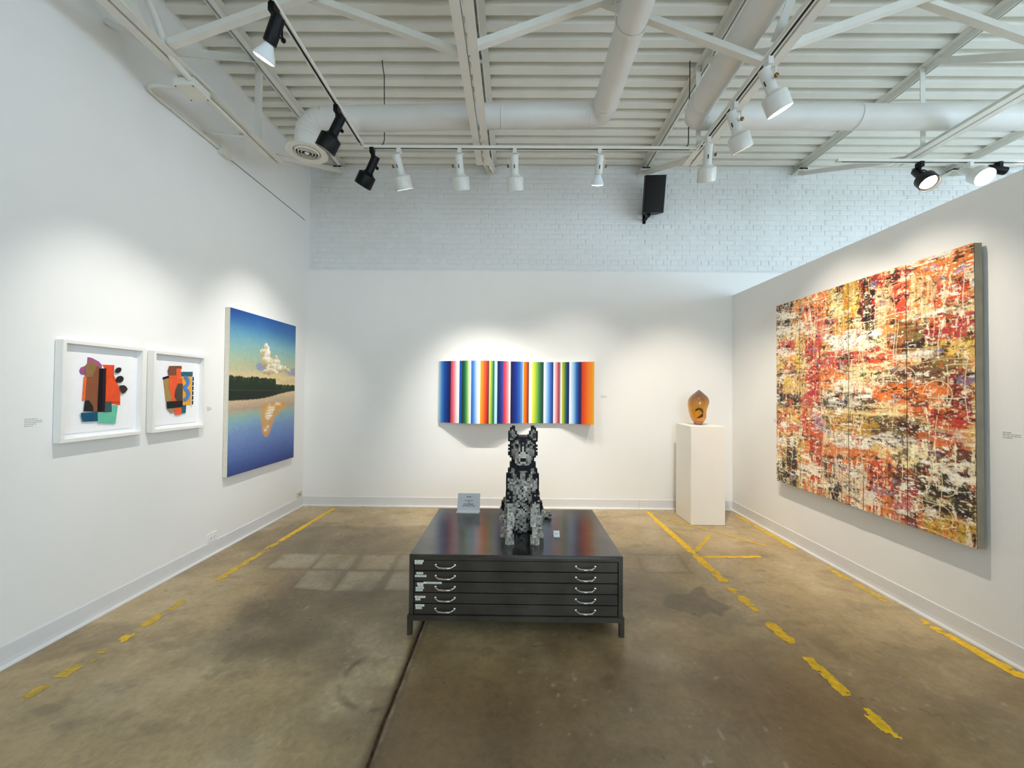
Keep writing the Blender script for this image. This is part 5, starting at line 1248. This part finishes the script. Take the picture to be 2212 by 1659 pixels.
# ---- track spotlights
def rot_to(d):
    """matrix whose local -Z looks along d"""
    return Vector(d).to_track_quat('-Z', 'Y').to_matrix().to_4x4()
def spot(mx, my, aim, colour, kind, lb, lit=True, power=1.0, cone=52, side=1, drop=0.085, mz=TZ, tint=None):
    body = 'blackmetal' if colour == 'black' else 'whitelamp'
    t = thing('track_spotlight', (mx, my, mz - 0.017), lb, 'spotlight', 'spotlights on the ceiling tracks')
    piv = Vector((mx, my, mz - 0.017 - drop - 0.035))
    d = (Vector(aim) - piv).normalized()
    MB().box((mx - 0.017, my - 0.03, mz - 0.062), (mx + 0.017, my + 0.03, mz - 0.012)).build('track_adapter', body, t)
    MB().lathe([(0, 0), (0.013, 0), (0.013, -0.03), (0.009, -0.036), (0, -0.036)], Matrix.Translation((mx, my, mz - 0.060)), 14).build('stem', body, t, smooth=True)
    # side arm carrying the swivel
    h = Vector((d.x, d.y, 0)); h = h.normalized() if h.length > 1e-3 else Vector((0, 1, 0))
    sd = Vector((-h.y, h.x, 0)) * side
    off = sd * 0.052
    p0 = Vector((mx, my, mz - 0.085))
    MB().tube([p0, p0 + off * 0.6 + Vector((0, 0, -0.004)), p0 + off + Vector((0, 0, -0.018)), piv + off + Vector((0, 0, -0.03))], 0.0055, 8).build('arm', body, t, smooth=True)
    MB().lathe([(0, 0), (0.014, 0.0), (0.014, 0.014), (0.009, 0.018), (0, 0.018)], Matrix.Translation(piv + off * 1.02 + Vector((0, 0, -0.03))) @ sd.to_track_quat('Z', 'Y').to_matrix().to_4x4(), 14).build('knob', 'blackmetal' if colour == 'black' else 'brass', t, smooth=True)
    MB().tube([piv + off + Vector((0, 0, -0.03)), piv + Vector((0, 0, -0.03))], 0.006, 8).build('swivel_pin', body, t, smooth=True)
    X = Matrix.Translation(piv + Vector((0, 0, -0.03))) @ rot_to(d)
    # cord loop
    a = X @ Vector((0, 0, 0.085)); b_ = Vector((mx, my, mz - 0.07)); c = (a + b_) / 2 - off * 0.9 + Vector((0, 0, 0.012))
    MB().tube([b_, b_ * 0.55 + c * 0.45 + Vector((0, 0, 0.01)), c, a * 0.5 + c * 0.5 - off * 0.15, a], 0.0035, 8).build('cord', body if colour == 'black' else 'steel', t, smooth=True)
    if kind == 'can':
        MB().lathe([(0, 0.088), (0.034, 0.088), (0.036, 0.084), (0.036, -0.062), (0.040, -0.070), (0.052, -0.082), (0, -0.082)], X, 28).build('neck', body, t, smooth=True)
        MB().lathe([(0.03, -0.080), (0.052, -0.082), (0.074, -0.092), (0.078, -0.098), (0.078, -0.205), (0.0755, -0.205), (0.0745, -0.10), (0.05, -0.088), (0.03, -0.086)], X, 36).build('can', body, t, smooth=True)
        zl = -0.172
        MB().lathe([(0, zl - 0.006), (0.045, zl - 0.003), (0.062, zl), (0.064, zl + 0.012), (0.03, zl + 0.06), (0, zl + 0.06)], X, 28).build('bulb', 'glow' if lit else 'bulbglass', t, smooth=True)
        zs = -0.21
    else:
        MB().lathe([(0, 0.088), (0.034, 0.088), (0.036, 0.084), (0.036, -0.062), (0.030, -0.066), (0, -0.066)], X, 28).build('neck', body, t, smooth=True)
        MB().lathe([(0.022, -0.060), (0.026, -0.075), (0.040, -0.105), (0.053, -0.130), (0.058, -0.142), (0.062, -0.148), (0.061, -0.153), (0.056, -0.155)], X, 32).build('bulb', 'bulbglass', t, smooth=True)
        MB().lathe([(0.057, -0.154), (0.045, -0.160), (0, -0.164)], X, 32).build('bulb_face', 'glow', t, smooth=True)
        zs = -0.172
    MB().box((-0.004, -0.0375, -0.02), (0.004, -0.034, 0.012), X).build('vent_slot', 'slot', t)
    if lit and power > 0:
        l = bpy.data.lights.new('spot_beam', 'SPOT'); l.energy = SPOT_W * power; l.color = tint or SPOT_COL; l.spot_size = R(cone); l.spot_blend = 1.0; l.shadow_soft_size = 0.014
        o = bpy.data.objects.new('spot_beam', l); COL.objects.link(o); o.parent = t
        o.matrix_local = Matrix.Translation(-Vector(ORIG[t.name])) @ X @ Matrix.Translation((0, 0, zs))
    return t
NEU, MID = (1.0, 0.97, 0.92), (1.0, 0.95, 0.87)
spot(TXL, 2.26, (-2.84, 2.95, 1.35), 'black', 'bulb', 'black track spotlight with exposed white bulb at the upper left', power=0.5, cone=56, side=-1, tint=NEU)
spot(TXL, 3.08, (-2.84, 3.45, 1.35), 'black', 'can', 'black can spotlight hanging in front of the round diffuser', power=0.14, cone=58, side=-1, tint=NEU)
spot(-1.345, TY, (-2.84, 4.45, 1.50), 'black', 'can', 'black can spotlight at the left end of the cross track', power=0.5, cone=62, side=-1, tint=NEU)
spot(-1.095, TY, (-0.55, 5.2, 0.85), 'white', 'can', 'white can spotlight next to the black one on the cross track', power=0.30, cone=62, side=1, tint=MID)
spot(-0.530, TY, (-0.35, 5.2, 0.85), 'white', 'can', 'white can spotlight just left of the middle joist', power=0.85, cone=62, side=1, tint=MID)
spot(-0.018, TY, (0.10, 5.2, 0.85), 'white', 'can', 'white can spotlight just right of the middle joist', power=0.34, cone=62, side=1, tint=MID)
spot(0.764, TY, (0.80, 5.25, 0.95), 'white', 'bulb', 'white track spotlight with bare flared bulb near the speaker', power=0.42, cone=68, side=-1, tint=MID)
spot(TXR, 3.45, (2.20, 4.95, 1.05), 'white', 'can', 'farthest white can spotlight on the right track', power=0.8, cone=66, side=-1)
spot(TXR, 3.03, (2.93, 3.75, 1.35), 'white', 'can', 'middle white can spotlight on the right track with glowing rim', power=0.62, cone=64, side=-1)
spot(TXR, 2.62, (2.93, 2.95, 1.35), 'white', 'can', 'nearest white can spotlight on the right track with glowing rim', power=0.62, cone=64, side=-1)
spot(3.90, 3.80, (3.48, 2.3, 1.9), 'black', 'can', 'black spotlight shining towards the viewer beyond the partition', power=0.4, side=1, drop=0.05)
spot(4.37, 3.80, (4.12, 2.3, 2.45), 'white', 'can', 'white spotlight shining towards the viewer beyond the partition', power=0.4, side=1, drop=0.02)
spot(4.65, 3.80, (6.6, 3.6, 3.35), 'black', 'bulb', 'black spotlight with white bulb turned right above the partition', power=0.4, side=1, drop=0.0)

# ---- loudspeaker on the brick wall
def speaker():
    t = thing('wall_speaker', (1.80, YBR - 0.02, 3.95), 'black loudspeaker mounted high on the white brick wall', 'speaker')
    X = Matrix.Translation((1.80, 5.16, 4.165)) @ Matrix.Rotation(R(-3), 4, 'Z') @ Matrix.Rotation(R(15), 4, 'X')
    w, h = 0.14, 0.225
    plan = [(-0.075, 0.11), (0.075, 0.11), (w, -0.05), (0.13, -0.085), (-0.13, -0.085), (-w, -0.05)]
    MB().prism(plan, lambda u, v, z: X @ Vector((u, v, -h + z)), 2 * h).build('cabinet', 'speaker', t)
    front = [(-0.128, -0.086), (0.128, -0.086), (0.11, -0.100), (0.05, -0.110), (0, -0.113), (-0.05, -0.110), (-0.11, -0.100)]
    MB().prism(front, lambda u, v, z: X @ Vector((u, v, -h + 0.008 + z)), 2 * h - 0.016).build('grille', 'grille', t)
    MB().box((1.735, YBR - 0.012, 3.88), (1.775, YBR - 0.001, 4.05)).bar((1.755, YBR - 0.01, 3.91), (1.76, 5.19, 3.925), 0.03, 0.02).build('bracket', 'blackmetal', t)
    MB().bar((1.745, 5.17, 3.885), (1.745, 5.17, 4.0), 0.04, 0.05).build('mount_post', 'blackmetal', t)
    MB().box((0.01, -0.1145, -h + 0.03), (0.06, -0.112, -h + 0.037), X).build('badge', 'speaker', t)
speaker()

# ---- conduits and boxes at the upper left
def pipe(pts, lb, r=0.014, name='conduit', bend=0.07):
    # soften corners
    P = [Vector(p) for p in pts]; out = [P[0]]
    for a, b, c in zip(P[:-2], P[1:-1], P[2:]):
        ra = min(bend, (b - a).length * 0.45, (c - b).length * 0.45)
        s = b + (a - b).normalized() * ra; e = b + (c - b).normalized() * ra
        for k in range(6):
            u = k / 5; out.append(s * (1 - u) ** 2 + b * 2 * u * (1 - u) + e * u * u)
    out.append(P[-1])
    return tag(MB().tube(out, r, 12).build(name, 'steel', smooth=True), lb, 'conduit', 'painted conduits at the upper left')
jz = 3.835
t = thing('junction_box', (JX[0] - 0.02, 2.92, jz), 'white junction box under the joist by the left wall', 'electrical box')
MB().box((JX[0] - 0.10, 2.84, jz - 0.03), (JX[0] + 0.05, 3.00, jz + 0.027)).build('box', 'steel', t)
MB().box((JX[0] - 0.105, 2.835, jz - 0.034), (JX[0] + 0.055, 3.005, jz - 0.030)).build('cover', 'rail', t)
for a, b in ((-0.09, 2.85), (0.04, 2.85), (-0.09, 2.99), (0.04, 2.99)):
    MB().lathe([(0, -0.003), (0.004, -0.003), (0.005, 0), (0, 0)], Matrix.Translation((JX[0] + a, b, jz - 0.034)), 8).build('screw', 'slot', t)
pipe([(XL + 0.02, 3.69, 3.86), (XL + 0.02, 2.90, 3.86), (JX[0] - 0.10, 2.92, 3.84)], 'white conduit looping from the left wall to the junction box', 0.015, bend=0.16)
pipe([(JX[0] + 0.02, 2.84, 3.85), (JX[0] + 0.02, 2.66, 3.88), (JX[0] + 0.05, 2.50, 4.06), (JX[0] + 0.05, 2.0, 4.30)], 'fat white conduit rising from the junction box past the joist', 0.022)
pipe([(JX[0] + 0.01, 3.00, 3.845), (JX[0] + 0.01, 3.50, 3.845), (XL + 0.012, 3.52, 3.905)], 'white conduit under the joist bending back to the left wall', 0.013)
t = thing('wall_box', (XL, 3.74, 3.85), 'white electrical box high on the left wall', 'electrical box')
MB().box((XL + 0.0005, 3.69, 3.81), (XL + 0.05, 3.80, 3.89)).build('box', 'steel', t)
MB().box((XL + 0.05, 3.687, 3.807), (XL + 0.053, 3.803, 3.893)).build('cover', 'rail', t)
tag(MB().box((XL + 0.0004, 3.80, 3.844), (XL + 0.006, 5.24, 3.852)).build('surface_raceway', 'greyink'), 'thin grey raceway line running from wall box to corner', 'raceway')
